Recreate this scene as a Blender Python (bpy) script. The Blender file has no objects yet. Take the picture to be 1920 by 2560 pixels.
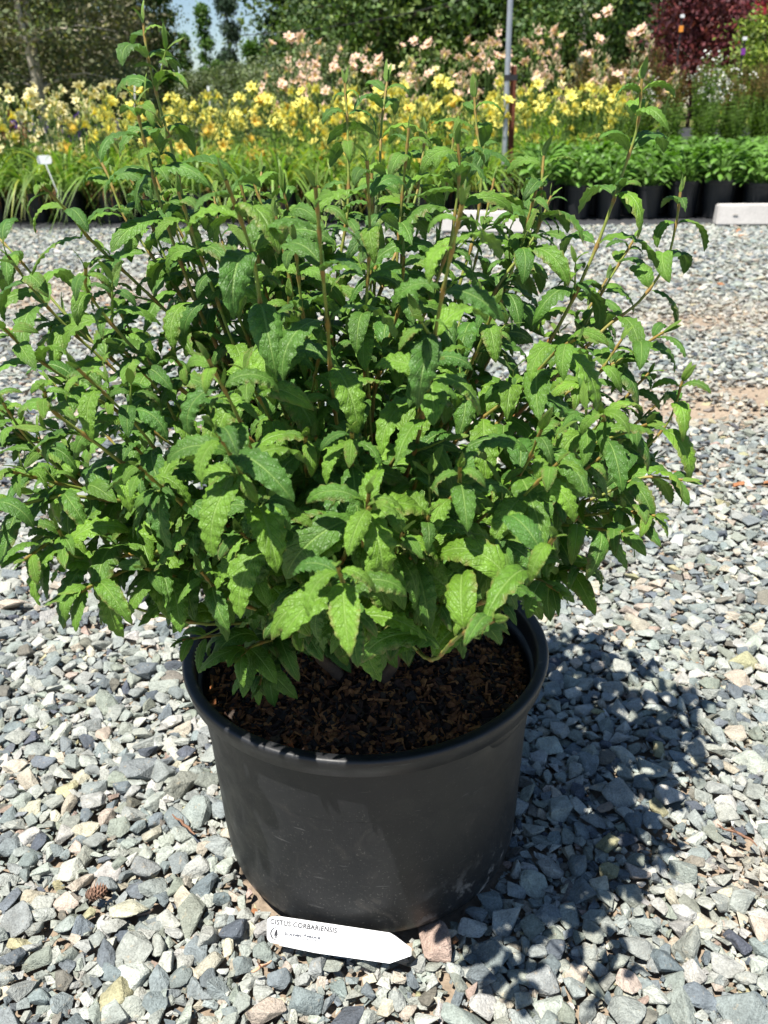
import bpy, bmesh, math, random
import numpy as np
from mathutils import Vector, Matrix, Quaternion

# ------------------------------------------------------------------ camera, light, exposure
sc = bpy.context.scene
R = math.radians
PITCH, ROLL, CAM_H = R(24.87), R(1.2), 0.873
FPX = 2147.0                                    # focal length in pixels of the 1920 x 2560 photograph
cam_d = bpy.data.cameras.new('camera')
cam_d.sensor_fit = 'VERTICAL'; cam_d.sensor_height = 32.0
cam_d.lens = 32.0 * FPX / 2560.0
cam_d.clip_start = 0.02; cam_d.clip_end = 2000.0
cam_d.dof.use_dof = True; cam_d.dof.focus_distance = 0.86; cam_d.dof.aperture_fstop = 10.0
cam = bpy.data.objects.new('camera', cam_d)
sc.collection.objects.link(cam)
cam.matrix_world = Matrix.Translation((0, 0, CAM_H)) @ Matrix.Rotation(R(90) - PITCH, 4, 'X') @ Matrix.Rotation(-ROLL, 4, 'Z')
sc.camera = cam

SUN_EL = R(68.0); SUN_TRAVEL = (0.67, 0.74)     # the light travels away from the camera and to its right
h = math.hypot(*SUN_TRAVEL)
sun_dir = Vector((SUN_TRAVEL[0] / h * math.cos(SUN_EL), SUN_TRAVEL[1] / h * math.cos(SUN_EL), -math.sin(SUN_EL)))
world = bpy.data.worlds.new('World'); sc.world = world; world.use_nodes = True
wn = world.node_tree.nodes; wl = world.node_tree.links
for n in list(wn): wn.remove(n)
sky = wn.new('ShaderNodeTexSky'); sky.sky_type = 'NISHITA'; sky.sun_disc = False
sky.sun_elevation = SUN_EL; sky.sun_rotation = math.atan2(-sun_dir.x, -sun_dir.y)
sky.air_density = 1.0; sky.dust_density = 0.15; sky.ozone_density = 3.0
bg = wn.new('ShaderNodeBackground'); bg.inputs['Strength'].default_value = 0.06
wo = wn.new('ShaderNodeOutputWorld')
wl.new(sky.outputs[0], bg.inputs[0]); wl.new(bg.outputs[0], wo.inputs[0])
sun_l = bpy.data.lights.new('sun', 'SUN'); sun_l.energy = 5.0; sun_l.angle = R(0.53); sun_l.color = (1.0, 0.955, 0.88)
sun_o = bpy.data.objects.new('sun', sun_l); sc.collection.objects.link(sun_o)
sun_o.rotation_euler = sun_dir.to_track_quat('-Z', 'Y').to_euler()
sun_o.location = (-6, -5, 15)
sc.view_settings.view_transform = 'Standard'; sc.view_settings.look = 'None'
sc.view_settings.exposure = 1.05; sc.view_settings.gamma = 1.0
sc.view_settings.use_curve_mapping = False
sc.render.engine = 'CYCLES'
sc.cycles.max_bounces = 6; sc.cycles.diffuse_bounces = 3; sc.cycles.transmission_bounces = 4
sc.cycles.transparent_max_bounces = 8

# ------------------------------------------------------------------ helpers
COL = sc.collection
UP = np.array([0., 0., 1.])

def ray(u, v):                                   # photograph pixel -> direction
    a, b = (u - 960) / FPX, (v - 1280) / FPX
    c, s = math.cos(ROLL), math.sin(ROLL)
    x, y = a * c - b * s, a * s + b * c
    return np.array([x, math.cos(PITCH) - y * math.sin(PITCH), -math.sin(PITCH) - y * math.cos(PITCH)])

def at(u, v, z=None, Y=None):                    # point of that ray at a height or at a distance
    d = ray(u, v)
    t = (z - CAM_H) / d[2] if z is not None else Y / d[1]
    return np.array([0, 0, CAM_H]) + t * d

def to_px(p):
    p = np.atleast_2d(p); X, Y, Z = p[:, 0], p[:, 1], p[:, 2] - CAM_H
    d = Y * math.cos(PITCH) - Z * math.sin(PITCH); up = Z * math.cos(PITCH) + Y * math.sin(PITCH)
    x, y = X / d, -up / d
    c, s = math.cos(ROLL), math.sin(ROLL)
    return np.stack([960 + FPX * (x * c + y * s), 1280 + FPX * (-x * s + y * c), d], 1)

def lin(r, g, b):
    f = lambda c: (c / 255 / 12.92) if c / 255 <= 0.04045 else ((c / 255 + 0.055) / 1.055) ** 2.4
    return np.array([f(r), f(g), f(b)])

def norm(v):
    v = np.asarray(v, float); return v / (np.linalg.norm(v) + 1e-12)

class MB:
    """collects pieces, builds one mesh"""
    def __init__(s): s.V = []; s.F = []; s.T = []; s.U = []; s.n = 0
    def add(s, V, F, tint=None, uv=None):
        V = np.asarray(V, np.float32).reshape(-1, 3)
        s.V.append(V); F = np.asarray(F, np.int64)
        s.F.append(F + s.n)
        t = np.ones((len(V), 3), np.float32) if tint is None else np.broadcast_to(np.asarray(tint, np.float32), (len(V), 3))
        s.T.append(t)
        s.U.append(np.zeros((len(V), 2), np.float32) if uv is None else np.asarray(uv, np.float32))
        s.n += len(V)
    def mesh(s, name, mat=None, smooth=False, tint=True, uv=False):
        me = bpy.data.meshes.new(name)
        V = np.concatenate(s.V)
        me.vertices.add(len(V)); me.vertices.foreach_set('co', V.ravel())
        loops = np.concatenate([f.ravel() for f in s.F]); tot = np.concatenate([np.full(len(f), f.shape[1]) for f in s.F])
        st = np.concatenate([[0], np.cumsum(tot)[:-1]])
        me.loops.add(len(loops)); me.loops.foreach_set('vertex_index', loops.astype(np.int32))
        me.polygons.add(len(tot)); me.polygons.foreach_set('loop_start', st.astype(np.int32))
        me.polygons.foreach_set('loop_total', tot.astype(np.int32))
        me.polygons.foreach_set('use_smooth', np.full(len(tot), smooth))
        if tint:
            T = np.concatenate(s.T); a = me.color_attributes.new('tint', 'FLOAT_COLOR', 'POINT')
            a.data.foreach_set('color', np.concatenate([T, np.ones((len(T), 1), np.float32)], 1).astype(np.float32).ravel())
        if uv:
            U = np.concatenate(s.U); l = me.uv_layers.new(name='UVMap')
            l.data.foreach_set('uv', U[loops].astype(np.float32).ravel())
        me.update(calc_edges=True); me.validate()
        if mat: me.materials.append(mat)
        return me
    def build(s, name, mat=None, parent=None, **k):
        return link(name, s.mesh(name, mat, **k), parent)

def link(name, data, parent=None, loc=None, rz=None):
    o = bpy.data.objects.new(name, data); COL.objects.link(o)
    if parent: o.parent = parent
    if loc is not None: o.location = loc
    if rz is not None: o.rotation_euler = (0, 0, rz)
    return o

def tag(o, label=None, cat=None, group=None, kind=None):
    if label: o['label'] = label
    if cat: o['category'] = cat
    if group: o['group'] = group
    if kind: o['kind'] = kind
    return o

def thing(name, label, cat, loc=(0, 0, 0), rz=0, group=None):
    o = link(name, None, None, loc, rz); o.empty_display_size = 0.05
    return tag(o, label, cat, group)

def copy_tree(o, parent=None):
    c = o.copy(); COL.objects.link(c); c.parent = parent
    for ch in list(o.children): copy_tree(ch, c)
    return c

def frames(P):
    P = np.asarray(P, float); T = np.gradient(P, axis=0); T /= np.linalg.norm(T, axis=1)[:, None] + 1e-12
    a = np.array([1., 0, 0]) if abs(T[0, 0]) < .8 else np.array([0., 1, 0])
    N = [norm(a - T[0] * a.dot(T[0]))]
    for t in T[1:]: N.append(norm(N[-1] - t * N[-1].dot(t)))
    N = np.array(N); return T, N, np.cross(T, N)

def tube(P, r, sides=6):
    P = np.asarray(P, float); r = np.broadcast_to(np.asarray(r, float), (len(P),))
    T, N, B = frames(P); a = np.linspace(0, 2 * np.pi, sides, endpoint=False)
    V = P[:, None] + r[:, None, None] * (np.cos(a)[None, :, None] * N[:, None] + np.sin(a)[None, :, None] * B[:, None])
    i = np.arange(len(P) - 1)[:, None] * sides; j = np.arange(sides)[None]; k = (j + 1) % sides
    F = np.stack([i + j, i + k, i + sides + k, i + sides + j], 2).reshape(-1, 4)
    return V.reshape(-1, 3), F

def lathe(prof, seg=48, cap0=False, cap1=False):
    prof = np.asarray(prof, float); a = np.linspace(0, 2 * np.pi, seg, endpoint=False)
    V = np.stack([prof[:, 0, None] * np.cos(a), prof[:, 0, None] * np.sin(a), np.repeat(prof[:, 1, None], seg, 1)], 2).reshape(-1, 3)
    i = np.arange(len(prof) - 1)[:, None] * seg; j = np.arange(seg)[None]; k = (j + 1) % seg
    return V, np.stack([i + j, i + k, i + seg + k, i + seg + j], 2).reshape(-1, 4)

def box(c, s, M=None):
    x, y, z = np.array(s) / 2
    V = np.array([[sx * x, sy * y, sz * z] for sx in (-1, 1) for sy in (-1, 1) for sz in (-1, 1)])
    if M is not None: V = V @ np.asarray(M).T
    F = np.array([[0, 1, 3, 2], [4, 6, 7, 5], [0, 4, 5, 1], [2, 3, 7, 6], [0, 2, 6, 4], [1, 5, 7, 3]])
    return V + np.array(c), F

def spline(P, n):
    P = np.asarray(P, float); Q = np.vstack([2 * P[0] - P[1], P, 2 * P[-1] - P[-2]]); out = []
    m = len(P) - 1; tt = np.linspace(0, m - 1e-9, n)
    for t in tt:
        i = int(t); u = t - i; p0, p1, p2, p3 = Q[i:i + 4]
        out.append(.5 * ((2 * p1) + (-p0 + p2) * u + (2 * p0 - 5 * p1 + 4 * p2 - p3) * u * u + (-p0 + 3 * p1 - 3 * p2 + p3) * u ** 3))
    return np.array(out)

def bm_arrays(bm):
    bmesh.ops.triangulate(bm, faces=bm.faces[:]); bm.verts.index_update()
    return np.array([v.co[:] for v in bm.verts]), np.array([[v.index for v in f.verts] for f in bm.faces])

# ------------------------------------------------------------------ materials
class NT:
    def __init__(s, name):
        s.m = bpy.data.materials.new(name); s.m.use_nodes = True; t = s.m.node_tree
        s.n, s.l = t.nodes, t.links
        s.p = s.n['Principled BSDF']; s.out = s.n['Material Output']
    def new(s, typ, **k):
        n = s.n.new(typ)
        for a, b in k.items():
            if hasattr(n, a): setattr(n, a, b)
        return n
    def link(s, a, b): s.l.new(a, b)
    def val(s, sock, v):
        if isinstance(v, bpy.types.NodeSocket): s.l.new(v, sock)
        elif isinstance(v, (tuple, list, np.ndarray)): sock.default_value = (*[float(x) for x in v], 1.0) if len(v) == 3 and len(sock.default_value) == 4 else tuple(float(x) for x in v)
        else: sock.default_value = v
    def math(s, op, a, b=None, c=None):
        n = s.new('ShaderNodeMath', operation=op)
        for i, x in enumerate((a, b, c)):
            if x is not None: s.val(n.inputs[i], x)
        return n.outputs[0]
    def mix(s, f, a, b, blend='MIX'):
        n = s.new('ShaderNodeMix', data_type='RGBA', blend_type=blend)
        s.val(n.inputs[0], f); s.val(n.inputs[6], a); s.val(n.inputs[7], b); return n.outputs[2]
    def noise(s, vec, scale, detail=4, rough=.55, dist=0.):
        n = s.new('ShaderNodeTexNoise'); s.l.new(vec, n.inputs['Vector'])
        n.inputs['Scale'].default_value = scale; n.inputs['Detail'].default_value = detail
        n.inputs['Roughness'].default_value = rough; n.inputs['Distortion'].default_value = dist
        return n.outputs[0]
    def ramp(s, f, stops, interp='LINEAR'):
        n = s.new('ShaderNodeValToRGB'); n.color_ramp.interpolation = interp
        e = n.color_ramp.elements
        while len(e) < len(stops): e.new(.5)
        for i, (p, c) in enumerate(stops):
            e[i].position = p; c = (c, c, c) if np.isscalar(c) else c; e[i].color = (*[float(x) for x in c], 1)
        s.l.new(f, n.inputs[0]); return n.outputs[0]
    def pos(s): return s.new('ShaderNodeNewGeometry').outputs['Position']
    def obj(s): return s.new('ShaderNodeTexCoord').outputs['Object']
    def attr(s, name='tint'): return s.new('ShaderNodeAttribute', attribute_name=name).outputs['Color']
    def bump(s, hgt, strength=.5, dist=.002):
        n = s.new('ShaderNodeBump'); n.inputs['Strength'].default_value = strength; n.inputs['Distance'].default_value = dist
        s.l.new(hgt, n.inputs['Height']); s.l.new(n.outputs[0], s.p.inputs['Normal']); return n.outputs[0]
    def set(s, color=None, rough=None, spec=None, metal=None):
        if color is not None: s.val(s.p.inputs['Base Color'], color)
        if rough is not None: s.val(s.p.inputs['Roughness'], rough)
        if spec is not None: s.val(s.p.inputs['Specular IOR Level'], spec)
        if metal is not None: s.val(s.p.inputs['Metallic'], metal)
        return s.m

def stone_mat(name, obj_color):
    t = NT(name); p = t.pos()
    base = t.new('ShaderNodeObjectInfo').outputs['Color'] if obj_color else t.attr()
    n1 = t.noise(p, 55, 5, .6); n2 = t.noise(p, 420, 3, .7); n3 = t.noise(p, 130, 4, .6)
    c = t.mix(1.0, base, t.ramp(n1, [(.25, .66), (.75, 1.28)]), 'MULTIPLY')
    c = t.mix(1.0, c, t.ramp(n2, [(.3, .72), (.7, 1.26)]), 'MULTIPLY')
    c = t.mix(t.ramp(n3, [(.62, 0.), (.75, .35)]), c, lin(196, 170, 130))
    c = t.mix(t.ramp(n2, [(.70, 0.), (.78, .5)]), c, lin(225, 222, 215))
    t.bump(t.math('ADD', t.math('MULTIPLY', n3, 1.2), t.math('MULTIPLY', n2, .45)), .85, .005)
    return t.set(c, .82, .3)

def leaf_mat(name, base_mul=1.0, veins=True, trans=.16, rough=.5, tr_mul=(1.25, 1.5, .45)):
    t = NT(name); tint = t.attr()
    geo = t.new('ShaderNodeNewGeometry')
    col = tint
    if veins:
        uv = t.new('ShaderNodeUVMap'); sep = t.new('ShaderNodeSeparateXYZ'); t.link(uv.outputs[0], sep.inputs[0])
        a = t.math('ABSOLUTE', t.math('SUBTRACT', t.math('MULTIPLY', sep.outputs[0], 2.0), 1.0))
        q = t.math('SUBTRACT', t.math('MULTIPLY', sep.outputs[1], 9.0), t.math('MULTIPLY', t.math('POWER', a, .8), 2.3))
        tri = t.math('MULTIPLY', t.math('ABSOLUTE', t.math('SUBTRACT', t.math('FRACT', q), .5)), 2.0)
        lat = t.ramp(tri, [(.80, 0.), (.97, 1.)])
        mid = t.ramp(a, [(.03, 1.), (.10, 0.)])
        cmb = t.new('ShaderNodeCombineXYZ'); t.link(t.math('MULTIPLY', sep.outputs[0], 5.5), cmb.inputs[0]); t.link(t.math('MULTIPLY', sep.outputs[1], 15.0), cmb.inputs[1])
        vor = t.new('ShaderNodeTexVoronoi', feature='DISTANCE_TO_EDGE'); t.link(cmb.outputs[0], vor.inputs['Vector']); vor.inputs['Scale'].default_value = 1.7
        cell = t.ramp(vor.outputs['Distance'], [(.0, 0.), (.35, 1.)])
        vein = t.math('MAXIMUM', lat, mid)
        hgt = t.math('SUBTRACT', t.math('MULTIPLY', cell, .45), t.math('MULTIPLY', vein, 1.0))
        t.bump(hgt, .6, .0014)
        nb = t.noise(t.pos(), 60, 3)
        col = t.mix(1.0, col, t.ramp(nb, [(.3, .80), (.7, 1.18)]), 'MULTIPLY')
        col = t.mix(t.math('MULTIPLY', t.ramp(cell, [(0., 1.), (1., 0.)]), .25), col, t.mix(1., tint, (.62, .62, .6), 'MULTIPLY'))
        col = t.mix(t.math('MULTIPLY', mid, .55), col, (.22, .34, .09))
        col = t.mix(t.math('MULTIPLY', lat, .16), col, (.20, .32, .08))
        back = t.mix(.55, col, (.16, .25, .09))
        col = t.mix(geo.outputs['Backfacing'], col, back)
    t.set(col, rough, .35)
    tr = t.new('ShaderNodeBsdfTranslucent'); t.val(tr.inputs[0], t.mix(1.0, col, tr_mul, 'MULTIPLY'))
    if veins: t.link(t.p.inputs['Normal'].links[0].from_socket, tr.inputs['Normal'])
    mx = t.new('ShaderNodeMixShader'); mx.inputs[0].default_value = trans
    t.link(t.p.outputs[0], mx.inputs[1]); t.link(tr.outputs[0], mx.inputs[2]); t.link(mx.outputs[0], t.out.inputs[0])
    return t.m

def tint_mat(name, rough=.7, spec=.3, nscale=40, lo=.75, hi=1.2, bump=.4, bd=.003):
    t = NT(name); p = t.pos(); n = t.noise(p, nscale, 4)
    if bump: t.bump(n, bump, bd)
    return t.set(t.mix(1., t.attr(), t.ramp(n, [(.3, lo), (.7, hi)]), 'MULTIPLY'), rough, spec)

M = {}
M['stone'] = stone_mat('crushed_stone', False)
M['stone_obj'] = stone_mat('crushed_stone_single', True)
M['leaf'] = leaf_mat('shrub_leaf')
M['strap'] = leaf_mat('strap_leaf', veins=False, trans=.3, rough=.45)
M['petal'] = leaf_mat('petal', veins=False, trans=.35, rough=.6, tr_mul=(1., 1., .95))
M['tree_leaf'] = leaf_mat('tree_foliage', veins=False, trans=.22, rough=.6)
M['stem'] = tint_mat('stem', .55, .35, 250, .8, 1.2, .3, .0006)
M['bark'] = tint_mat('bark', .9, .2, 14, .55, 1.25, .6, .02)
M['chip'] = tint_mat('bark_chip', .9, .2, 220, .55, 1.3, .5, .002)

def mat_pot(name, dusty):
    t = NT(name); o = t.obj(); g = t.pos()
    n1 = t.noise(o, 6, 5, .6); n2 = t.noise(o, 380, 2, .5); n3 = t.noise(o, 28, 5, .65, .4)
    c = t.mix(t.ramp(n1, [(.35, 0.), (.75, .55)]), (.0085, .0095, .0115), (.019, .020, .022))
    c = t.mix(t.ramp(n3, [(.55, 0.), (.8, .35)]), c, (.042, .041, .039))
    if dusty:
        sep = t.new('ShaderNodeSeparateXYZ'); t.link(o, sep.inputs[0])
        low = t.ramp(sep.outputs[2], [(.0, 1.), (.12, .45), (.25, .18)])
        speck = t.ramp(n2, [(.64, 0.), (.70, 1.)])
        c = t.mix(t.math('MULTIPLY', t.math('MULTIPLY', speck, low), .32), c, (.33, .31, .27))
        # dried lime splash low on one side
        side = t.ramp(t.math('ADD', t.math('MULTIPLY', sep.outputs[0], 1.6), t.math('MULTIPLY', sep.outputs[1], -1.0)), [(.25, 0.), (.34, 1.)])
        lime = t.math('MULTIPLY', t.math('MULTIPLY', side, t.ramp(sep.outputs[2], [(.015, 1.), (.08, 0.)])), t.ramp(n3, [(.52, 0.), (.60, 1.)]))
        c = t.mix(t.math('MULTIPLY', lime, .7), c, (.36, .36, .36))
        # fine scratches
        mp = t.new('ShaderNodeMapping'); t.link(o, mp.inputs[0]); mp.inputs['Scale'].default_value = (26, 26, 240); mp.inputs['Rotation'].default_value = (.3, .2, 0)
        scr = t.ramp(t.noise(mp.outputs[0], 1.0, 2), [(.70, 0.), (.74, 1.)])
        c = t.mix(t.math('MULTIPLY', scr, .30), c, (.16, .16, .155))
        sm = t.math('MULTIPLY', t.ramp(t.noise(o, 17, 6, .7, 1.2), [(.56, 0.), (.66, 1.)]), t.ramp(sep.outputs[2], [(.0, .9), (.10, .5), (.24, .12)]))
        c = t.mix(t.math('MULTIPLY', sm, .30), c, (.125, .112, .095))
    t.bump(t.math('ADD', t.math('MULTIPLY', n3, .5), t.math('MULTIPLY', n2, .2)), .15, .002)
    return t.set(c, t.ramp(n3, [(.3, .36), (.7, .58)]), .5)
M['pot'] = mat_pot('black_plastic_dusty', True)
M['pot_bg'] = mat_pot('black_plastic', False)

def ground_mat():
    t = NT('ground_dirt'); p = t.pos(); sep = t.new('ShaderNodeSeparateXYZ'); t.link(p, sep.inputs[0])
    big = t.noise(p, 1.3, 5, .6); fine = t.noise(p, 90, 6, .7); mid = t.noise(p, 14, 5, .65)
    dirt = t.mix(t.ramp(big, [(.35, 0.), (.7, 1.)]), lin(136, 121, 105), lin(160, 144, 125))
    dirt = t.mix(1., dirt, t.ramp(fine, [(.25, .55), (.75, 1.3)]), 'MULTIPLY')
    vor = t.new('ShaderNodeTexVoronoi'); t.link(p, vor.inputs['Vector']); vor.inputs['Scale'].default_value = 45
    grav = t.ramp(t.new('ShaderNodeSeparateColor').outputs[0], [(0, .1), (1, .5)])
    sc_ = t.n[-1] if False else None
    sepc = t.new('ShaderNodeSeparateColor'); t.link(vor.outputs['Color'], sepc.inputs[0])
    grav = t.ramp(sepc.outputs[0], [(.0, lin(95, 100, 104)), (.3, lin(132, 136, 132)), (.6, lin(156, 156, 150)), (1., lin(176, 172, 162))])
    far = t.math('SMOOTH_MIN', 1.0, t.math('MAXIMUM', 0.0, t.math('DIVIDE', t.math('SUBTRACT', sep.outputs[1], 5.0), 3.0)), .01)
    side = t.math('DIVIDE', t.math('SUBTRACT', t.math('SUBTRACT', t.math('ABSOLUTE', sep.outputs[0]), t.math('MULTIPLY', sep.outputs[1], .5)), .35), .3)
    far = t.math('MAXIMUM', far, t.math('MINIMUM', 1.0, t.math('MAXIMUM', 0.0, side)))
    c = t.mix(far, dirt, t.mix(.75, dirt, grav))
    gr = t.mix(t.ramp(mid, [(.35, 0.), (.65, 1.)]), lin(70, 82, 42), lin(112, 108, 66))
    fld = t.math('MINIMUM', 1.0, t.math('MAXIMUM', 0.0, t.math('DIVIDE', t.math('SUBTRACT', sep.outputs[1], 15.0), 3.0)))
    c = t.mix(fld, c, gr)
    t.bump(t.math('ADD', fine, mid), .8, .006)
    return t.set(c, .95, .2)
M['ground'] = ground_mat()

def simple(name, c, rough=.7, spec=.3, nscale=20, lo=.8, hi=1.15, bump=.3, bd=.002, metal=0):
    t = NT(name); n = t.noise(t.obj(), nscale, 5, .6); n2 = t.noise(t.obj(), nscale * 7, 3, .6)
    f = t.math('MULTIPLY', t.math('ADD', n, n2), .5)
    t.bump(f, bump, bd)
    return t.set(t.mix(1., c, t.ramp(f, [(.32, lo), (.68, hi)]), 'MULTIPLY'), rough, spec, metal)
M['fabric'] = simple('weed_fabric', (.028, .029, .032), .6, .35, 30, .6, 1.6, .4, .004)
M['concrete'] = simple('pale_concrete', lin(196, 192, 188), .9, .2, 9, .8, 1.08, .5, .004)
M['galv'] = simple('galvanised_steel', lin(168, 172, 178), .42, .5, 25, .8, 1.1, .1, .001, .55)
M['rust'] = simple('rusty_iron', lin(112, 66, 50), .85, .3, 30, .6, 1.35, .5, .002)
M['strap_black'] = simple('black_tape', (.02, .02, .022), .5, .4)
M['white'] = simple('white_plastic', (.80, .80, .80), .38, .4, 12, .96, 1.03, .05, .0005)
M['stake_white'] = simple('white_stake', (.74, .76, .76), .5, .4, 12, .9, 1.05, .05, .0005)
M['ink'] = simple('black_ink', (.03, .03, .035), .6, .2, 300, .7, 1.4, .0)
M['ink_grey'] = simple('grey_ink', (.10, .105, .12), .6, .2, 300, .8, 1.2, .0)
M['wood_pole'] = simple('weathered_pole', lin(150, 146, 138), .9, .2, 6, .8, 1.15, .4, .01)
M['wire'] = simple('cable', (.03, .03, .03), .6)
M['orange'] = simple('orange_tag', lin(235, 150, 60), .5)
M['purple'] = simple('purple_tag', lin(130, 60, 150), .5)
M['soil'] = simple('potting_soil', (.035, .024, .017), .95, .2, 60, .5, 1.5, .8, .006)
M['cone'] = tint_mat('pine_cone', .85, .2, 150, .6, 1.3, .4, .001)

# ------------------------------------------------------------------ ground and gravel
def edge(x): return 7.70 - .12 * x              # front edge of the planting bed
def sstep(t): t = np.clip(t, 0, 1); return t * t * (3 - 2 * t)
def rise(x, y): return .55 * sstep((np.asarray(y) - 10.2) / 3.2) * sstep((np.asarray(x) + 2.6) / 3.0)

POT = np.array([-.0255, .885, 0.])
RIM_R, POT_H = .22, .293

def make_ground():
    xs = np.unique(np.r_[np.linspace(-8, 8, 41), -600, -200, -80, -40, -20, -12, 12, 20, 40, 80, 200, 600])
    ys = np.unique(np.r_[np.linspace(-3, 9, 13), np.linspace(9, 18, 31), -200, -40, -10, 24, 35, 60, 120, 300, 900])
    X, Y = np.meshgrid(xs, ys); Z = rise(X, Y) - .024
    V = np.stack([X, Y, Z], 2).reshape(-1, 3); n = len(xs)
    i = np.arange(len(ys) - 1)[:, None] * n + np.arange(n - 1)[None]
    F = np.stack([i, i + 1, i + n + 1, i + n], 2).reshape(-1, 4)
    mb = MB(); mb.add(V, F); o = mb.build('ground', M['ground'], smooth=True, tint=False)
    return tag(o, 'grey crushed stone yard with patches of bare brown dirt', None, None, 'structure')
GROUND = make_ground()

def stone_template(seed, bevel):
    rg = random.Random(seed); bm = bmesh.new()
    k = rg.randint(10, 15) if bevel else rg.randint(8, 10)
    for _ in range(k):
        v = Vector((rg.gauss(0, 1), rg.gauss(0, 1), rg.gauss(0, 1))).normalized()
        m = max(abs(v.x), abs(v.y), abs(v.z)); v = v.lerp(v / m * .8, .55)
        bm.verts.new(v * rg.uniform(.82, 1.05))
    r = bmesh.ops.convex_hull(bm, input=bm.verts[:])
    bmesh.ops.delete(bm, geom=list({v for v in r['geom_interior'] if isinstance(v, bmesh.types.BMVert)}), context='VERTS')
    loose = [v for v in bm.verts if not v.link_faces]
    if loose: bmesh.ops.delete(bm, geom=loose, context='VERTS')
    bmesh.ops.dissolve_limit(bm, angle_limit=R(14), verts=bm.verts[:], edges=bm.edges[:])
    if bevel: bmesh.ops.bevel(bm, geom=bm.edges[:], offset=.085, segments=1, affect='EDGES', clamp_overlap=True)
    V, F = bm_arrays(bm); bm.free()
    V = V - (V.max(0) + V.min(0)) / 2
    V = V / (V.max(0) - V.min(0))                 # unit box
    return V, F
ST_HI = [stone_template(i, True) for i in range(30)]
ST_LO = [stone_template(100 + i, False) for i in range(30)]

PAL = np.array([lin(156, 160, 154), lin(168, 170, 164), lin(144, 150, 147), lin(126, 134, 135), lin(108, 116, 121), lin(88, 94, 103),
                lin(180, 174, 158), lin(178, 167, 154), lin(136, 141, 132), lin(154, 136, 126), lin(162, 157, 126), lin(160, 110, 76), lin(118, 115, 107), lin(178, 178, 173)])
PALW = np.array([22, 16, 18, 14, 8, 3.5, 6, 3.8, 11, .9, .8, .15, 3, 6.]); PALW = PALW / PALW.sum()

def dirt_mask(x, y):
    g = lambda cx, cy, rx, ry, a: a * np.exp(-(((x - cx) / rx) ** 2 + ((y - cy) / ry) ** 2) ** 1.5)
    n = .16 * np.sin(x * 9.1 + 1.3 * np.sin(y * 7.)) + .14 * np.sin(y * 11.3 + 2 * np.sin(x * 5.))
    m = g(1.20, 2.72, .46, .22, 1.2) + g(1.75, 4.0, 1.0, .40, .72) + g(-2.0, 5.0, 1.1, .55, 1.0) + g(-1.9, 3.9, .5, .25, .4) + g(.46, .80, .07, .045, .9)
    return np.clip(m * (1 + 1.6 * n), 0, 1)

_ta, _tb = at(640, 2400, z=0), at(1040, 2420, z=0)
def TAG_ZONE(x, y):                              # only small stones where the name tag lies
    q = np.array([x, y]); d = (_tb - _ta)[:2]; t = np.clip((q - _ta[:2]).dot(d) / d.dot(d), 0, 1)
    return np.hypot(*(q - _ta[:2] - t * d)) < .042

def scatter_stones():
    rg = np.random.default_rng(5)
    cell = .035; grid = {}; out = []
    def try_place(x, y, r, z, f):
        ci, cj = int(x // cell), int(y // cell); k = int((r + .04) // cell) + 1
        for i in range(ci - k, ci + k + 1):
            for j in range(cj - k, cj + k + 1):
                for (px, py, pr) in grid.get((i, j), ()):
                    if (px - x) ** 2 + (py - y) ** 2 < (f * (r + pr)) ** 2: return False
        grid.setdefault((ci, cj), []).append((x, y, r)); return True
    def fill(y0, y1, n_m2, s0, s1, f, zlo, zhi, side, dk):
        area = (y1 - y0) * ((.5 * (y0 + y1)) * side[0] * 2 + 2 * side[1]); n = int(area * n_m2)
        ys = np.sqrt(rg.random(n) * (y1 * y1 - y0 * y0) + y0 * y0)
        xs = (rg.random(n) * 2 - 1) * (ys * side[0] + side[1])
        sz = s0 + (s1 - s0) * rg.random(n) ** 1.7
        dm = dirt_mask(xs, ys); keep = rg.random(n) > dm * dk
        for x, y, s, ok in zip(xs, ys, sz, keep):
            if not ok or y > edge(x) + .06: continue
            if s > .023 and TAG_ZONE(x, y): continue
            if (x - POT[0]) ** 2 + (y - POT[1]) ** 2 < (.186 + .25 * s) ** 2: continue
            if try_place(x, y, s * .5, 0, f): out.append((x, y, s, rg.uniform(zlo, zhi)))
    near, far = (.56, .56), (.52, .45)
    fill(.32, 2.0, 3600, .015, .026, .66, -.019, -.014, near, .85)      # buried layer
    fill(2.0, 4.6, 1700, .018, .030, .70, -.019, -.014, near, .9)
    fill(4.6, 8.9, 700, .024, .038, .72, -.018, -.013, far, .7)
    grid.clear()
    fill(.32, 2.0, 60, .038, .052, .76, -.010, -.004, near, 1.2)
    fill(.32, 2.0, 2000, .023, .035, .74, -.011, -.003, near, 1.2)
    fill(.32, 2.0, 13000, .015, .024, .71, -.011, -.002, near, 1.0)
    fill(.32, 2.0, 15000, .009, .016, .66, -.011, -.003, near, .6)
    fill(.40, 1.35, 9000, .005, .009, .55, -.010, -.004, near, .2)
    fill(2.0, 4.6, 1300, .025, .040, .78, -.011, -.004, near, 1.2)
    fill(2.0, 4.6, 4500, .018, .029, .74, -.011, -.003, near, 1.0)
    fill(2.0, 4.6, 3000, .011, .018, .68, -.012, -.005, near, .8)
    fill(4.6, 8.9, 1400, .028, .048, .78, -.011, -.003, far, 1.0)
    fill(4.6, 8.9, 1200, .018, .028, .74, -.012, -.004, far, .6)
    return np.array(out)

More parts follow.
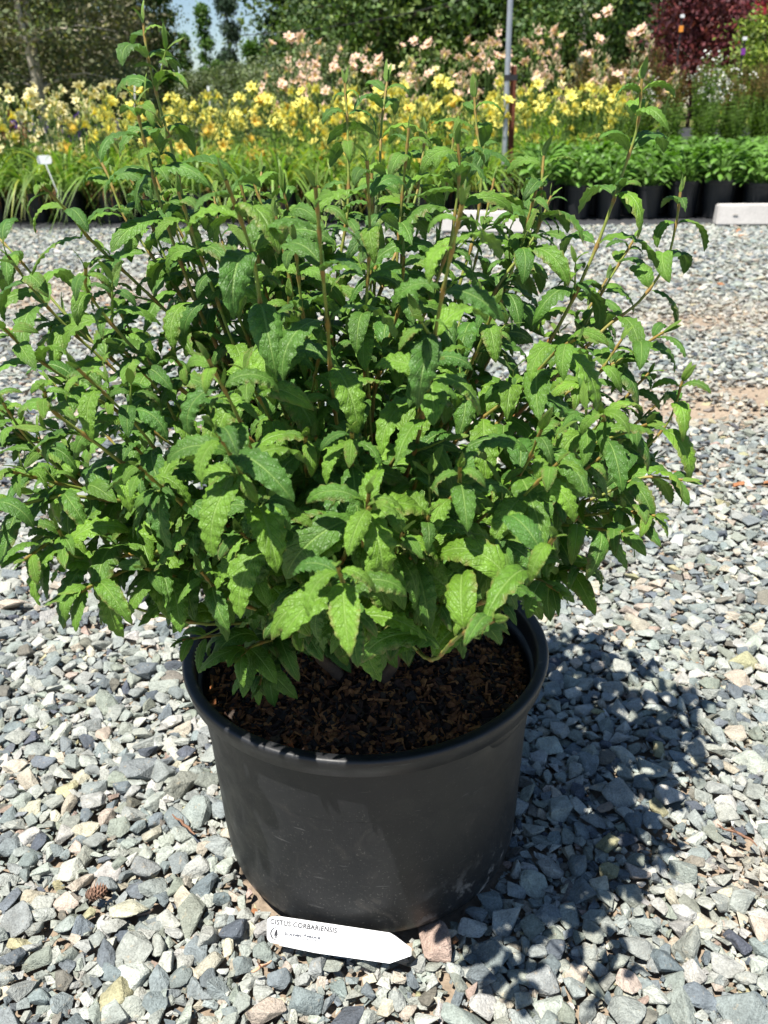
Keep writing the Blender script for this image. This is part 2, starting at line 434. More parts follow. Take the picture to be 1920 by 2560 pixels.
def make_stones():
    rg = np.random.default_rng(11)
    S = scatter_stones(); n = len(S)
    x, y, s, z = S.T
    asp = np.stack([np.ones(n), rg.uniform(.50, .95, n), rg.uniform(.30, .56, n)], 1)
    scale = asp * (s * 1.2)[:, None]
    yaw = rg.random(n) * 2 * np.pi; tx = rg.normal(0, .24, n); ty = rg.normal(0, .24, n)
    cz, sz_, cx, sx, cy, sy = np.cos(yaw), np.sin(yaw), np.cos(tx), np.sin(tx), np.cos(ty), np.sin(ty)
    o, i0 = np.zeros(n), np.ones(n)
    Rz = np.stack([cz, -sz_, o, sz_, cz, o, o, o, i0], 1).reshape(-1, 3, 3)
    Rx = np.stack([i0, o, o, o, cx, -sx, o, sx, cx], 1).reshape(-1, 3, 3)
    Ry = np.stack([cy, o, sy, o, i0, o, -sy, o, cy], 1).reshape(-1, 3, 3)
    RM = Rx @ Ry @ Rz
    ci = rg.choice(len(PAL), n, p=PALW)
    tint = PAL[ci] * np.array([.945, .945, .92]) * rg.uniform(.82, 1.14, (n, 1)) * rg.uniform(.97, 1.03, (n, 3))
    dm = dirt_mask(x, y)[:, None]; tint = tint * (1 - .35 * dm) + .35 * dm * lin(176, 156, 132)
    pos = np.stack([x, y, z + .10 * s - .002], 1)
    small = s < .02; pos[small, 2] -= .003
    pos[:, 2] -= .006 * dm[:, 0]
    px = to_px(pos)
    size = s * FPX / px[:, 2] * np.sqrt(asp[:, 1])
    hidden = ((np.abs(px[:, 0] - 925) < 340) & (px[:, 1] > 1500) & (px[:, 1] < 2330)) | (px[:, 0] < 0) | (px[:, 0] > 1920) | (px[:, 1] > 2560) | (px[:, 1] < 1500)
    order = np.argsort(-np.where(hidden, 0, size)); single = np.zeros(n, bool); single[order[:300]] = True
    tpl = rg.integers(0, 30, n)
    meshes = []
    for V, F in ST_HI:
        mb = MB(); mb.add(V, F); meshes.append(mb.mesh('stone', M['stone_obj'], tint=False))
    for i in np.where(single)[0]:
        ob = link('stone', meshes[tpl[i]], GROUND)
        ob.matrix_local = Matrix.LocRotScale(Vector(pos[i]), Matrix(RM[i].tolist()).to_quaternion(), Vector(scale[i]))
        ob.color = (*[float(c) for c in tint[i]], 1)
    mb = MB(); hi = (y < 1.5) & (np.abs(x) < .5 * y + .15) & ~single & (s > .018); lo = ~hi & ~single
    for msk, T in ((hi, ST_HI), (lo, ST_LO)):
        for k, (V, F) in enumerate(T):
            idx = np.where(msk & (tpl == k))[0]
            if not len(idx): continue
            W = np.einsum('mij,mnj->mni', RM[idx], V[None] * scale[idx][:, None]) + pos[idx][:, None]
            FF = F[None] + (np.arange(len(idx)) * len(V))[:, None, None]
            mb.add(W.reshape(-1, 3), FF.reshape(-1, 3), np.repeat(tint[idx], len(V), 0))
    g = mb.build('gravel', M['stone'], GROUND); tag(g, kind='stuff')
    print('stones', n, 'tris', sum(len(f) for f in mb.F))
make_stones()

def make_fabric():
    xs = np.linspace(-8, 8, 41); t = np.r_[0, .03, np.linspace(.3, 8.5, 30)]
    V = []
    rg = np.random.default_rng(3)
    for tt in t:
        for x in xs:
            yy = edge(x) + tt + (.03 * math.sin(x * 3.1) + .02 * math.sin(x * 9.7) if tt < .1 else 0)
            V.append((x, yy, float(rise(x, yy)) + (.016 if tt > .01 else -.012) + (.004 * rg.random() if tt > .1 else 0)))
    n = len(xs); i = np.arange(len(t) - 1)[:, None] * n + np.arange(n - 1)[None]
    mb = MB(); mb.add(V, np.stack([i, i + 1, i + n + 1, i + n], 2).reshape(-1, 4))
    o = mb.build('weed_fabric_ground', M['fabric'], smooth=True, tint=False)
    tag(o, 'black weed fabric laid under the rows of nursery pots', None, None, 'structure')
make_fabric()

# ------------------------------------------------------------------ kerb blocks, pole, stakes
def kerb_block(a, b, label, hgt=.155, dep=.15):
    a, b = np.array(a), np.array(b); d = b - a; L = np.linalg.norm(d[:2]); rz = math.atan2(d[1], d[0])
    t = thing('concrete_kerb_block', label, 'kerb', (*((a + b) / 2)[:2], 0), rz, None)
    bm = bmesh.new(); bmesh.ops.create_cube(bm, size=1)
    for v in bm.verts:
        top = v.co.z > 0
        v.co = Vector((v.co.x * (L - (.008 if top else 0)), v.co.y * (dep - (.03 if top else 0)), (hgt if top else 0) + .004))
    bmesh.ops.bevel(bm, geom=bm.edges[:], offset=.010, segments=2, affect='EDGES')
    V, F = bm_arrays(bm); bm.free(); mb = MB(); mb.add(V, F); mb.build('block', M['concrete'], t, tint=False)
    for k in np.arange(-L / 2 + .14, L / 2 - .1, .34):     # shallow dark slots cast in the face
        m = MB(); V, F = lathe([(.001, 0), (.022, .0), (.018, .012), (.001, .012)], 16)
        V = V @ np.array([[1, 0, 0], [0, 0, -.5], [0, .16, 0]]).T
        m.add(V + np.array([k, -dep / 2 + .004, .085]), F); m.build('slot', M['wood_pole'], t, tint=False)
    return t
a = at(1785, 562, z=0); b = at(1785, 562, z=0) + np.array([1.5, -.20, 0]); kerb_block(a, b, 'pale concrete kerb block lying in front of the leafy green pots')
a = at(1108, 578, z=0); b = at(1338, 582, z=0); kerb_block(a, b, 'pale concrete kerb block lying behind the shrub by the metal pole')

def make_pole():
    base = at(1257, 497, Y=8.15); base[2] = 0
    t = thing('metal_pole', 'tall grey galvanised pole strapped to a rusty iron post', 'pole', base)
    mb = MB(); V, F = tube([(0, 0, 0), (0, 0, 1.4), (.01, 0, 2.9)], .024, 20); mb.add(V, F)
    V, F = lathe([(.024, 2.9), (.001, 2.905)], 20); mb.add(V + np.array([.01, 0, 0]), F)
    mb.build('pipe', M['galv'], t, smooth=True, tint=False)
    mb = MB()                                              # angle-iron post behind it
    V, F = box((.052, .03, .61), (.040, .006, 1.22)); mb.add(V, F); V, F = box((.0735, .0125, .61), (.006, .041, 1.218)); mb.add(V, F)
    mb.build('post', M['rust'], t, tint=False)
    for z in (1.13, .33):
        mb = MB(); s = [(.028 * math.cos(q), .028 * math.sin(q)) for q in np.linspace(R(90), R(270), 9)] + [(.084, -.028), (.084, .04)]
        s = np.array(s); top = np.c_[s, np.full(len(s), z + .022)]; bot = np.c_[s, np.full(len(s), z - .022)]; k = len(s)
        F = [[i, (i + 1) % k, k + (i + 1) % k, k + i] for i in range(k)]
        mb.add(np.vstack([bot, top]), F); mb.build('strap', M['strap_black'], t, tint=False)
make_pole()

def label_stake(u, v_top, Y, label, head=(.055, .034), L=.24, lean=(.10, .0), mat='stake_white', zt=None, name='plant_label_stake'):
    top = at(u, v_top, Y=Y)
    t = thing(name, label, 'plant label', tuple(top + np.array([-lean[0] * -L, 0, -L])))
    dx = -lean[0] * L
    mb = MB(); P = np.array([(0, 0, 0), (dx, 0, L - head[1] * .7)])
    w = .0065
    V = [(P[0][0] - w * .4, 0, 0), (P[0][0] + w * .4, 0, 0), (P[1][0] + w, 0, P[1][2]), (P[1][0] - w, 0, P[1][2])]
    V = np.array(V); V = np.vstack([V + [0, -.0012, 0], V + [0, .0012, 0]])
    mb.add(V, [[0, 1, 2, 3], [7, 6, 5, 4], [0, 4, 5, 1], [1, 5, 6, 2], [2, 6, 7, 3], [3, 7, 4, 0]]); mb.build('spike', M[mat], t, tint=False)
    if head:
        q = np.linspace(0, 2 * np.pi, 24, endpoint=False)
        sx = np.sign(np.cos(q)) * np.abs(np.cos(q)) ** .45 * head[0] / 2; sz = np.sign(np.sin(q)) * np.abs(np.sin(q)) ** .45 * head[1] / 2
        ring = np.c_[sx + dx, np.full(24, -.0025), sz + L - head[1] / 2]; rb = ring + [0, .004, 0]
        mb = MB(); V = np.vstack([ring, rb, ring.mean(0)[None], rb.mean(0)[None]])
        mb.add(V, [[i, (i + 1) % 24, 24 + (i + 1) % 24, 24 + i] for i in range(24)])
        mb2 = [[48, (i + 1) % 24, i] for i in range(24)] + [[49, 24 + i, 24 + (i + 1) % 24] for i in range(24)]
        mb.F.append(np.array(mb2)); mb.build('head', M[mat], t, tint=False)
    return t
label_stake(109, 388, 8.05, 'white plant label stake with a rounded head by the daylily pots', (.125, .072), .34, (.22, 0))
label_stake(335, 186, 9.3, 'thin pale stake standing among the cream daylilies', None or (.030, .05), .40, (-.12, 0))
label_stake(520, 215, 10.6, 'small white label stake among the golden daylilies', (.03, .05), .4, (0, 0))
label_stake(675, 468, 7.98, 'small white label on a pot between dry daylily leaves', (.04, .06), .2, (-.05, 0))

# ------------------------------------------------------------------ plants of the bed
def small_pot(r, hgt, mat='pot_bg'):
    V, F = lathe([(.001, 0), (r * .80, 0), (r * .83, .01), (r * .955, hgt - .03), (r * 1.0, hgt - .028), (r * 1.01, hgt - .002), (r * .965, hgt), (r * .93, hgt - .03), (r * .92, hgt - .05), (.001, hgt - .045)], 24)
    mb = MB(); mb.add(V, F); return mb.mesh('pot', M[mat], smooth=False, tint=False)

def ribbon(mb, P, w, side, c0, c1, fold=.0):
    P = np.asarray(P); n = len(P); w = np.asarray(w)[:, None]; side = np.asarray(side)
    T = np.gradient(P, axis=0); nr = np.cross(np.broadcast_to(side, P.shape), T); nr /= np.linalg.norm(nr, axis=1)[:, None] + 1e-9
    A = P - side * w; B = P + side * w; C = P - nr * w * fold
    V = np.stack([A, C, B], 1).reshape(-1, 3) if fold else np.stack([A, B], 1).reshape(-1, 3)
    k = 3 if fold else 2
    i = np.arange(n - 1)[:, None] * k + np.arange(k - 1)[None]
    F = np.stack([i, i + 1, i + k + 1, i + k], 2).reshape(-1, 4)
    t = np.linspace(0, 1, n)[:, None]; col = np.repeat(np.asarray(c0) * (1 - t) + np.asarray(c1) * t, k, 0)
    mb.add(V, F, col)

def daylily_foliage(seed, L0=.72, pot_h=.26):
    rg = np.random.default_rng(seed); mb = MB()
    for k in range(64):
        az = rg.random() * 2 * np.pi; L = L0 * rg.uniform(.7, 1.15); s = np.linspace(0, 1, 8)
        out = rg.uniform(.25, .62) if k % 3 else rg.uniform(.5, .85); d = np.array([math.cos(az), math.sin(az), 0]); side = np.array([-d[1], d[0], 0])
        rr = .03 + L * (out * s * .75 + .35 * s ** 2.4); zz = L * (1.05 * s - (rg.uniform(.42, 1.1) if k % 3 else rg.uniform(1.1, 1.5)) * s ** 2.3)
        b = rg.random() * .07
        P = d * (rr + b)[:, None] + UP * (zz + pot_h - .04)[:, None] + side * (.06 * rg.normal() * s ** 2)[:, None]
        w = .0095 * rg.uniform(.8, 1.3) * np.minimum(1, (1 - s) * 2.4 + .04) * np.minimum(1, .6 + s * 2)
        g = rg.random(); c = np.array([.115, .195, .034]) * rg.uniform(.7, 1.5) * np.array([1 + .8 * (g > .85), 1 + .25 * (g > .85), 1])
        ribbon(mb, P, w, side, c * 1.35, c, .35)
    for k in range(26):                                       # dead leaves hanging over the rim
        az = rg.random() * 2 * np.pi; d = np.array([math.cos(az), math.sin(az), 0]); side = np.array([-d[1], d[0], 0]); s = np.linspace(0, 1, 6)
        P = d * (.06 + .10 * np.sin(s * 1.6) + .02 * s)[:, None] + UP * (pot_h + .07 * np.sin(s * 3.0) - rg.uniform(.05, .2) * s ** 2)[:, None] + side * (.05 * rg.normal() * s)[:, None]
        ribbon(mb, P, .007 * (1.1 - s), side, lin(190, 160, 110) * .8, lin(140, 95, 62), .3)
    return mb.mesh('foliage', M['strap'], smooth=True)

def daylily_flower(seed, petal, throat, size=.058):
    rg = np.random.default_rng(seed); mb = MB()
    for k in range(6):
        az = k * np.pi / 3 + rg.normal() * .08; wide = .0225 if k % 2 == 0 else .016
        d = np.array([math.cos(az), math.sin(az), 0]); side = np.array([-d[1], d[0], 0]); s = np.linspace(0, 1, 7)
        op = rg.uniform(.85, 1.1)
        rr = .004 + size * op * (.25 * s + .75 * s ** 1.7); zz = .058 * (s * 1.35 - .62 * s ** 2.6)
        P = d * rr[:, None] + UP * zz[:, None]
        w = wide * np.sin(np.pi * np.clip(s * .92 + .06, 0, 1)) ** .7
        mbb = MB(); ribbon(mb, P, w, side, throat, petal, .25)
        t = np.clip(s * 2.2 - .25, 0, 1)[:, None]; mb.T[-1] = np.repeat(np.asarray(throat) * (1 - t) + np.asarray(petal) * t, 3, 0) * rg.uniform(.9, 1.05)
    V, F = tube([(0, 0, -.03), (0, 0, 0), (0, 0, .012)], [.004, .006, .003], 6); mb.add(V, F, np.asarray(throat) * np.array([.7, .9, .6]))
    for k in range(5):
        a = rg.random() * 6.28; V, F = tube([(0, 0, .01), (.012 * math.cos(a), .012 * math.sin(a), .06)], .0012, 3); mb.add(V, F, throat)
    return mb.mesh('flower', M['petal'], smooth=True)

def flower_stalk(seed, hgt, petal, pot_h=.26):
    rg = np.random.default_rng(seed); mb = MB(); green = np.array([.11, .20, .05])
    az = rg.random() * 6.28; ln = rg.uniform(.03, .22)
    P = spline([(0, 0, pot_h - .03), (math.cos(az) * ln * .3, math.sin(az) * ln * .3, pot_h + hgt * .55), (math.cos(az) * ln, math.sin(az) * ln, pot_h + hgt)], 8)
    V, F = tube(P, np.linspace(.0048, .003, 8), 5); mb.add(V, F, green)
    tips = []
    for k in range(6):
        a = rg.random() * 6.28; b = P[-1] - UP * rg.uniform(0, .09); e = b + np.array([math.cos(a) * .035, math.sin(a) * .035, rg.uniform(.02, .07)])
        V, F = tube([b, .5 * (b + e) - UP * .005, e], .0022, 4); mb.add(V, F, green)
        if k < 2: tips.append((e, a))
        else:
            d = norm(e - b + UP * .02); L = rg.uniform(.03, .065); q = np.linspace(0, 1, 5)
            V, F = tube(e + d * (q * L)[:, None], .0085 * np.sin(np.pi * np.clip(q * .93 + .05, 0, 1)) ** .8 * (L / .05), 6)
            mb.add(V, F, np.asarray(petal) * .45 + green * .85)
    return mb.mesh('flower_stalk', M['petal'], smooth=True), tips

FOL = [daylily_foliage(s) for s in range(4)]
POT_S = small_pot(.125, .26); POT_L = small_pot(.128, .285)
VAR = {  # petal, throat, words
 'yellow': ((.84, .76, .17), (.78, .64, .06), 'daylily with lemon yellow flowers in a black nursery pot', 'lemon yellow daylilies in pots'),
 'gold': ((.80, .60, .11), (.72, .46, .04), 'daylily with golden yellow flowers in a black nursery pot', 'golden daylilies in pots'),
 'cream': ((.82, .74, .40), (.76, .62, .14), 'daylily with pale cream flowers in a black nursery pot', 'cream daylilies in pots'),
 'pink': ((.88, .62, .48), (.84, .68, .22), 'tall daylily with peachy pink flowers behind the yellow daylilies', 'peachy pink daylilies in pots')}
def daylily_proto(var, seed, hgt, nst, nfl):
    petal, throat, label, group = VAR[var]
    t = thing('daylily_plant', label, 'daylily', (0, 0, 0), 0, group)
    link('pot', POT_S, t); link('foliage', FOL[seed % 4], t)
    fm = [daylily_flower(seed * 7 + k, petal, throat) for k in range(2)]; rg = random.Random(seed)
    for k in range(nst):
        me, tips = flower_stalk(seed * 31 + k, hgt * rg.uniform(.42, 1.15), petal)
        st = link('flower_stalk', me, t)
        for q, (e, a) in enumerate(tips[:nfl[k % len(nfl)]]):
            f = link('flower', fm[q % 2], st, Vector(e)); f.rotation_euler = (0, R(rg.uniform(30, 78)), rg.choice([a, a, R(-115) + rg.uniform(-.8, .8)])); f.scale = [rg.uniform(.85, 1.15)] * 3
    return t
PROTO = {k: [] for k in VAR}
USED = set()
for v, hh, n, nf in (('yellow', .64, 6, (1, 1, 0, 2)), ('gold', .58, 5, (1, 0, 1)), ('cream', .74, 6, (1, 1, 0, 2)), ('pink', .98, 6, (1, 2, 1, 2, 0))):
    for k in range(2): PROTO[v].append(daylily_proto(v, len(v) * 5 + k * 3 + 1, hh, n, nf))
ORD = ['front', 'second', 'third', 'fourth', 'fifth', 'sixth', 'seventh', 'eighth', 'ninth']
def row_label(o, r_, base, bed):
    o['label'] = base + ', ' + ORD[r_] + ' row of ' + bed; o['group'] = o['group'].split(' /')[0] + ' / ' + ORD[r_] + ' row'
def place(proto, x, y, rz, s=1.):
    o = proto if proto.name not in USED else copy_tree(proto)
    USED.add(proto.name)
    o.location = (x, y, float(rise(x, y)) + .02); o.rotation_euler = (0, 0, rz); o.scale = (s, s, s)
    return o
rg = random.Random(77)
for r_ in range(7):
    y0 = .22 + .40 * r_
    for k in range(17):
        x = -5.6 + .40 * k + (.2 if r_ % 2 else 0) + rg.uniform(-.05, .05)
        if x > 1.05 + .1 * r_ or (r_ > 0 and rg.random() < .06): continue
        y = edge(x) + y0 + rg.uniform(-.05, .05) + .12 * (x < -2)
        if x < -2.6 + rg.uniform(-.3, .3): v = 'cream' if r_ > 1 else ('yellow' if rg.random() < .3 else 'cream')
        elif r_ < 2: v = 'gold' if rg.random() < .5 else 'yellow'
        else: v = 'yellow' if rg.random() < .65 else 'gold'
        if r_ in (0,) and rg.random() < .35: v = 'gold'
        row_label(place(rg.choice(PROTO[v]), x, y, rg.random() * 6.28, rg.uniform(.88, 1.1)), r_, VAR[v][2].replace('nursery ', ''), 'the bed')
for r_ in range(4):
    for k in range(12):
        x = -1.15 + .40 * k + .13 * r_ + rg.uniform(-.06, .06); y = 10.7 + .42 * r_ + rg.uniform(-.06, .06)
        if x > 3.3: continue
        pv = 'cream' if rg.random() < .22 else 'pink'
        row_label(place(rg.choice(PROTO[pv]), x, y, rg.random() * 6.28, rg.uniform(.9, 1.12)), r_, 'tall daylily with %s flowers behind the main bed' % {'pink': 'peachy pink', 'cream': 'pale cream'}[pv], 'its block')

for k in range(15):
    x = 1.25 + .30 * (k % 5) + rg.uniform(-.06, .06); y = 9.35 + .42 * (k // 5) + rg.uniform(-.05, .05)
    o = place(rg.choice(PROTO['yellow']), x, y, rg.random() * 6.28, rg.uniform(.95, 1.12))
    o['label'] = 'lemon yellow daylily growing behind the low leafy pots by the pole'; o['group'] = 'yellow daylilies behind the leafy pots'

def leafy_low(seed):
    rg = np.random.default_rng(seed); mb = MB()
    for k in range(95):
        az = rg.random() * 6.28; el = rg.uniform(.1, 1.25); d = np.array([math.cos(az), math.sin(az), 0]); side = norm(np.array([-d[1], d[0], rg.normal() * .3]))
        base = np.array([d[0] * .05, d[1] * .05, .26 + rg.uniform(0, .18)]); L = rg.uniform(.07, .135); s = np.linspace(0, 1, 6)
        off = base + d * (.10 * math.cos(el)) + UP * (.09 * math.sin(el))
        P = off + d * (L * s * math.cos(el * .6))[:, None] + UP * (L * (s * math.sin(el) - .55 * s ** 2))[:, None]
        w = .023 * rg.uniform(.75, 1.2) * np.sin(np.pi * np.clip(s * .95 + .03, 0, 1)) ** .75
        c = np.array([.085, .175, .028]) * rg.uniform(.5, 1.7); ribbon(mb, P, w, side, c * 1.1, c, .35)
        V, F = tube([base - d * .04 - UP * .05, off], .003, 4); mb.add(V, F, c * 1.3)
    return mb.mesh('foliage', M['strap'], smooth=True)
LOW = []
for s in range(3):
    t = thing('leafy_perennial', 'low bright green leafy perennial in a black nursery pot', 'potted plant', (0, 0, 0), 0, 'low leafy perennials in pots')
    link('pot', POT_L, t); link('foliage', leafy_low(40 + s), t); LOW.append(t)
for r_ in range(9):
    for k in range(15):
        x = 1.42 + .29 * k + (.14 if r_ % 2 else 0) + rg.uniform(-.03, .03) + .06 * r_; y = edge(x) + .32 + .29 * r_ + rg.uniform(-.03, .03)
        if x > .55 * y + .5 or (r_ >= 5 and x < 2.5): continue
        row_label(place(rg.choice(LOW), x, y, rg.random() * 6.28, rg.uniform(.92, 1.12)), r_, 'low leafy green perennial in a black pot', 'its block')

def tall_perennial(seed, white, brown):
    rg = np.random.default_rng(seed); mb = MB(); fl = MB()
    for k in range(26):
        az = rg.random() * 6.28; ln = rg.uniform(.02, .22); H = rg.uniform(.62, .95)
        P = spline([(math.cos(az) * .05, math.sin(az) * .05, .22), (math.cos(az) * ln * .6, math.sin(az) * ln * .6, .22 + H * .5), (math.cos(az) * ln, math.sin(az) * ln, .22 + H)], 8)
        c = np.array([.10, .17, .035]) * rg.uniform(.7, 1.3); cb = lin(110, 92, 52) * rg.uniform(.6, 1.1)
        V, F = tube(P, .0028, 3); mb.add(V, F, c)
        for s in np.linspace(.1, 1, 17):
            b = P[int(s * 7)] * (1 - (s * 7) % 1) + P[min(7, int(s * 7) + 1)] * ((s * 7) % 1)
            for q in (0, np.pi):
                a = s * 40 + q + rg.normal() * .3; d = np.array([math.cos(a), math.sin(a), rg.uniform(-.1, .6)]); L = rg.uniform(.05, .085) * (1.1 - .55 * s)
                side = norm(np.cross(d, UP)); e = b + d * L
                w = L * .24; m = .5 * (b + e) + UP * .006
                col = c if s < .72 or not brown else cb
                mb.add(np.array([b, m - side * w, e - UP * .01, m + side * w]), [[0, 1, 2, 3]], col * rg.uniform(.8, 1.3))
        if white and rg.random() < .6:
            for j in range(5):
                p = P[-1] + rg.normal(0, 1, 3) * np.array([.035, .035, .022]); n = norm(rg.normal(0, .5, 3) + UP + np.array([-.3, -.5, 0])); a = norm(np.cross(n, [1, .2, .1])); b = np.cross(n, a)
                q = np.linspace(0, 2 * np.pi, 6, endpoint=False); V = p + .013 * (np.cos(q)[:, None] * a + np.sin(q)[:, None] * b)
                V = np.vstack([V, p + n * .004]); fl.add(V, [[6, i, (i + 1) % 6] for i in range(6)], np.array([.82, .82, .76]) * rg.uniform(.9, 1.05))
        elif brown:
            for j in range(5):
                e = P[-1] + rg.normal(0, 1, 3) * np.array([.03, .03, .03]); V, F = tube([P[-2], e], .0022, 3); mb.add(V, F, cb)
    return mb.mesh('foliage', M['strap'], smooth=False), (fl.mesh('flower_cluster', M['petal'], smooth=True) if white else None)
TALL = []
for s, (wh, br, lab, grp) in enumerate([(False, True, 'tall olive green perennial with brownish tops in a black pot', 'tall olive perennials'), (True, False, 'tall green perennial topped with small white flowers', 'white flowered perennials'),
                                        (False, False, 'tall yellow-green bushy perennial behind the low leafy pots', 'yellow-green perennials')]):
    t = thing('tall_perennial', lab, 'potted plant', (0, 0, 0), 0, grp)
    link('pot', POT_S, t); f, w = tall_perennial(90 + s, wh, br); link('foliage', f, t)
    if w: tag(link('flower_cluster', w, t), kind='stuff')
    TALL.append(t)
for r_ in range(5):
    for k in range(11):
        x = 2.15 + .36 * k + .12 * r_ + rg.uniform(-.06, .06); y = 10.35 + .40 * r_ - .08 * (x - 2) + rg.uniform(-.06, .06)
        if x > .56 * y + .4: continue
        if r_ <= 1: p = TALL[2]
        elif r_ in (2, 3): p = TALL[1] if x > 2.9 and rg.random() < .6 else TALL[0]
        else: p = TALL[0]
        place(p, x, y, rg.random() * 6.28, rg.uniform(.88, 1.08) * (.82 if r_ <= 1 else 1))

def spike_plant(seed, col):
    rg = np.random.default_rng(seed); mb = MB(); fl = MB()
    for k in range(16):
        az = rg.random() * 6.28; ln = rg.uniform(.05, .2); H = rg.uniform(.45, .6)
        P = spline([(0, 0, .22), (math.cos(az) * ln * .6, math.sin(az) * ln * .6, .22 + H * .5), (math.cos(az) * ln, math.sin(az) * ln, .22 + H)], 6)
        V, F = tube(P, .003, 3); mb.add(V, F, (.09, .17, .04))
        for s in range(24):
            a = rg.random() * 6.28; z = rg.random() * .55; b = P[0] * (1 - z) + P[-1] * z; e = b + np.array([math.cos(a), math.sin(a), .4]) * .06; sd = norm(np.cross(e - b, UP)) * .014
            mb.add(np.array([b, .5 * (b + e) - sd, e, .5 * (b + e) + sd]), [[0, 1, 2, 3]], np.array([.08, .16, .04]) * rg.uniform(.7, 1.4))
        for s in range(26):
            a = rg.random() * 6.28; b = P[-1] + (P[-1] - P[-2]) * rg.uniform(-1.2, .3); e = b + np.array([math.cos(a), math.sin(a), .5]) * .018; sd = norm(np.cross(e - b, UP)) * .007
            fl.add(np.array([b, .5 * (b + e) - sd, e, .5 * (b + e) + sd]), [[0, 1, 2, 3]], np.array(col) * rg.uniform(.7, 1.3))
    return mb.mesh('foliage', M['strap']), fl.mesh('flower_spikes', M['petal'])
for lab, col, spots, grp in (('purple flower spikes rising among the cream daylilies', (.20, .10, .45), [(-5.2, 10.25), (-4.9, 10.5), (-4.55, 10.3), (-4.2, 10.55), (-3.8, 10.35), (-3.4, 10.6), (-3.0, 10.4)], 'purple flower spikes'),
                             ('dark red flowered perennial among the cream daylilies', (.28, .025, .03), [(-5.0, 9.2), (-4.1, 9.3), (-3.5, 9.15)], 'dark red perennials')):
    t = thing('flower_spike_plant', lab, 'potted plant', (0, 0, 0), 0, grp); f, w = spike_plant(len(lab), col)
    link('pot', POT_S, t); link('foliage', f, t); link('flower_spikes', w, t)
    for k, (x, y) in enumerate(spots): place(t, x, y, k * 1.3, 1.12)

for u, vt, Y, lab, m2 in ((1706, 36, 13.2, 'dark stake with an orange tag in front of the red maple', 'orange'), (1862, 92, 12.6, 'dark stake with white and purple tags beside the yellow-green shrub', 'purple')):
    p = at(u, vt, Y=Y); z0 = float(rise(p[0], p[1])); t = thing('tag_stake', lab, 'plant stake', (p[0], p[1], z0))
    hh = p[2] - z0; mb = MB(); V, F = tube([(0, 0, 0), (0, 0, hh - .02)], .010, 8); mb.add(V, F); mb.build('stake', M['strap_black'], t, tint=False)
    V, F = box((0, -.014, hh - .17), (.055, .012, .075)); mb = MB(); mb.add(V, F); mb.build('tag', M[m2], t, tint=False)
    V, F = box((0, -.012, hh - .02), (.05, .02, .04)); mb = MB(); mb.add(V, F); mb.build('cap', M['white'], t, tint=False)

# ------------------------------------------------------------------ trees
def make_tree_meshes(seed, H, prof, bare, n_leaf, ls, tints, trunk_c, trunk_r, n_limb=34, droop=0., clump=.45, multi=1):
    rg = np.random.default_rng(seed); mb = MB(); cr = MB()
    trunks = []
    for m in range(multi):
        a = m * 2.1 + .3; lean = .0 if multi == 1 else .12 * H
        P = spline([(.08 * m, 0, -.1), (math.cos(a) * lean * .2 + rg.normal() * .05, math.sin(a) * lean * .2, H * .35), (math.cos(a) * lean * .6 + rg.normal() * .1, math.sin(a) * lean * .6, H * .7), (math.cos(a) * lean, math.sin(a) * lean, H * .97)], 12)
        V, F = tube(P, np.linspace(trunk_r, trunk_r * .12, 12), 8); mb.add(V, F, trunk_c); trunks.append(P)
    C = []; W = []
    for k in range(n_limb):
        t = rg.uniform(bare, .98) if k > 4 else .1 * k + bare; tr = trunks[k % multi]; b = tr[int(np.clip(t, 0, .999) * 11)]
        rad = prof(t) * rg.uniform(.75, 1.12); a = k * 2.4 + rg.normal() * .3
        e = b + np.array([math.cos(a) * rad, math.sin(a) * rad, rad * (.25 - droop) + rg.normal() * .1])
        mid = .5 * (b + e) + UP * rad * .12
        Q = spline([b, mid, e], 6); V, F = tube(Q, np.linspace(trunk_r * .38 * (1.05 - t), .01, 6), 5); mb.add(V, F, np.asarray(trunk_c) * .9)
        for s in (.35, .55, .75, .92, 1.0):
            for q in range(2):
                C.append(Q[min(5, int(s * 5))] + rg.normal(0, 1, 3) * np.array([.18, .18, .12]) * rad * .8); W.append(.55 + s)
    C = np.array(C); W = np.array(W) / sum(W); ct = rg.uniform(.65, 1.35, len(C)); ck = rg.integers(0, len(tints), len(C))
    i = rg.choice(len(C), n_leaf, p=W); P = C[i] + rg.normal(0, 1, (n_leaf, 3)) * np.array([clump, clump, clump * .62])
    P[:, 2] = np.maximum(P[:, 2], .12 + rg.random(n_leaf) * .2)
    d = rg.normal(0, 1, (n_leaf, 3)); d[:, 2] = d[:, 2] * .6 - .25 - droop; d /= np.linalg.norm(d, axis=1)[:, None]
    s = np.cross(d, rg.normal(0, 1, (n_leaf, 3))); s /= np.linalg.norm(s, axis=1)[:, None]
    L = (ls * rg.uniform(.6, 1.4, n_leaf))[:, None]
    V = np.stack([P, P + d * L * .5 - s * L * .27, P + d * L, P + d * L * .5 + s * L * .27], 1).reshape(-1, 3)
    F = np.arange(n_leaf * 4).reshape(-1, 4)
    T = 1.35 * np.asarray(tints)[ck[i]] * (ct[i] * rg.uniform(.75, 1.25, n_leaf))[:, None]
    cr.add(V, F, np.repeat(T, 4, 0))
    return mb.mesh('trunk', M['bark'], smooth=True), cr.mesh('crown', M['tree_leaf'])

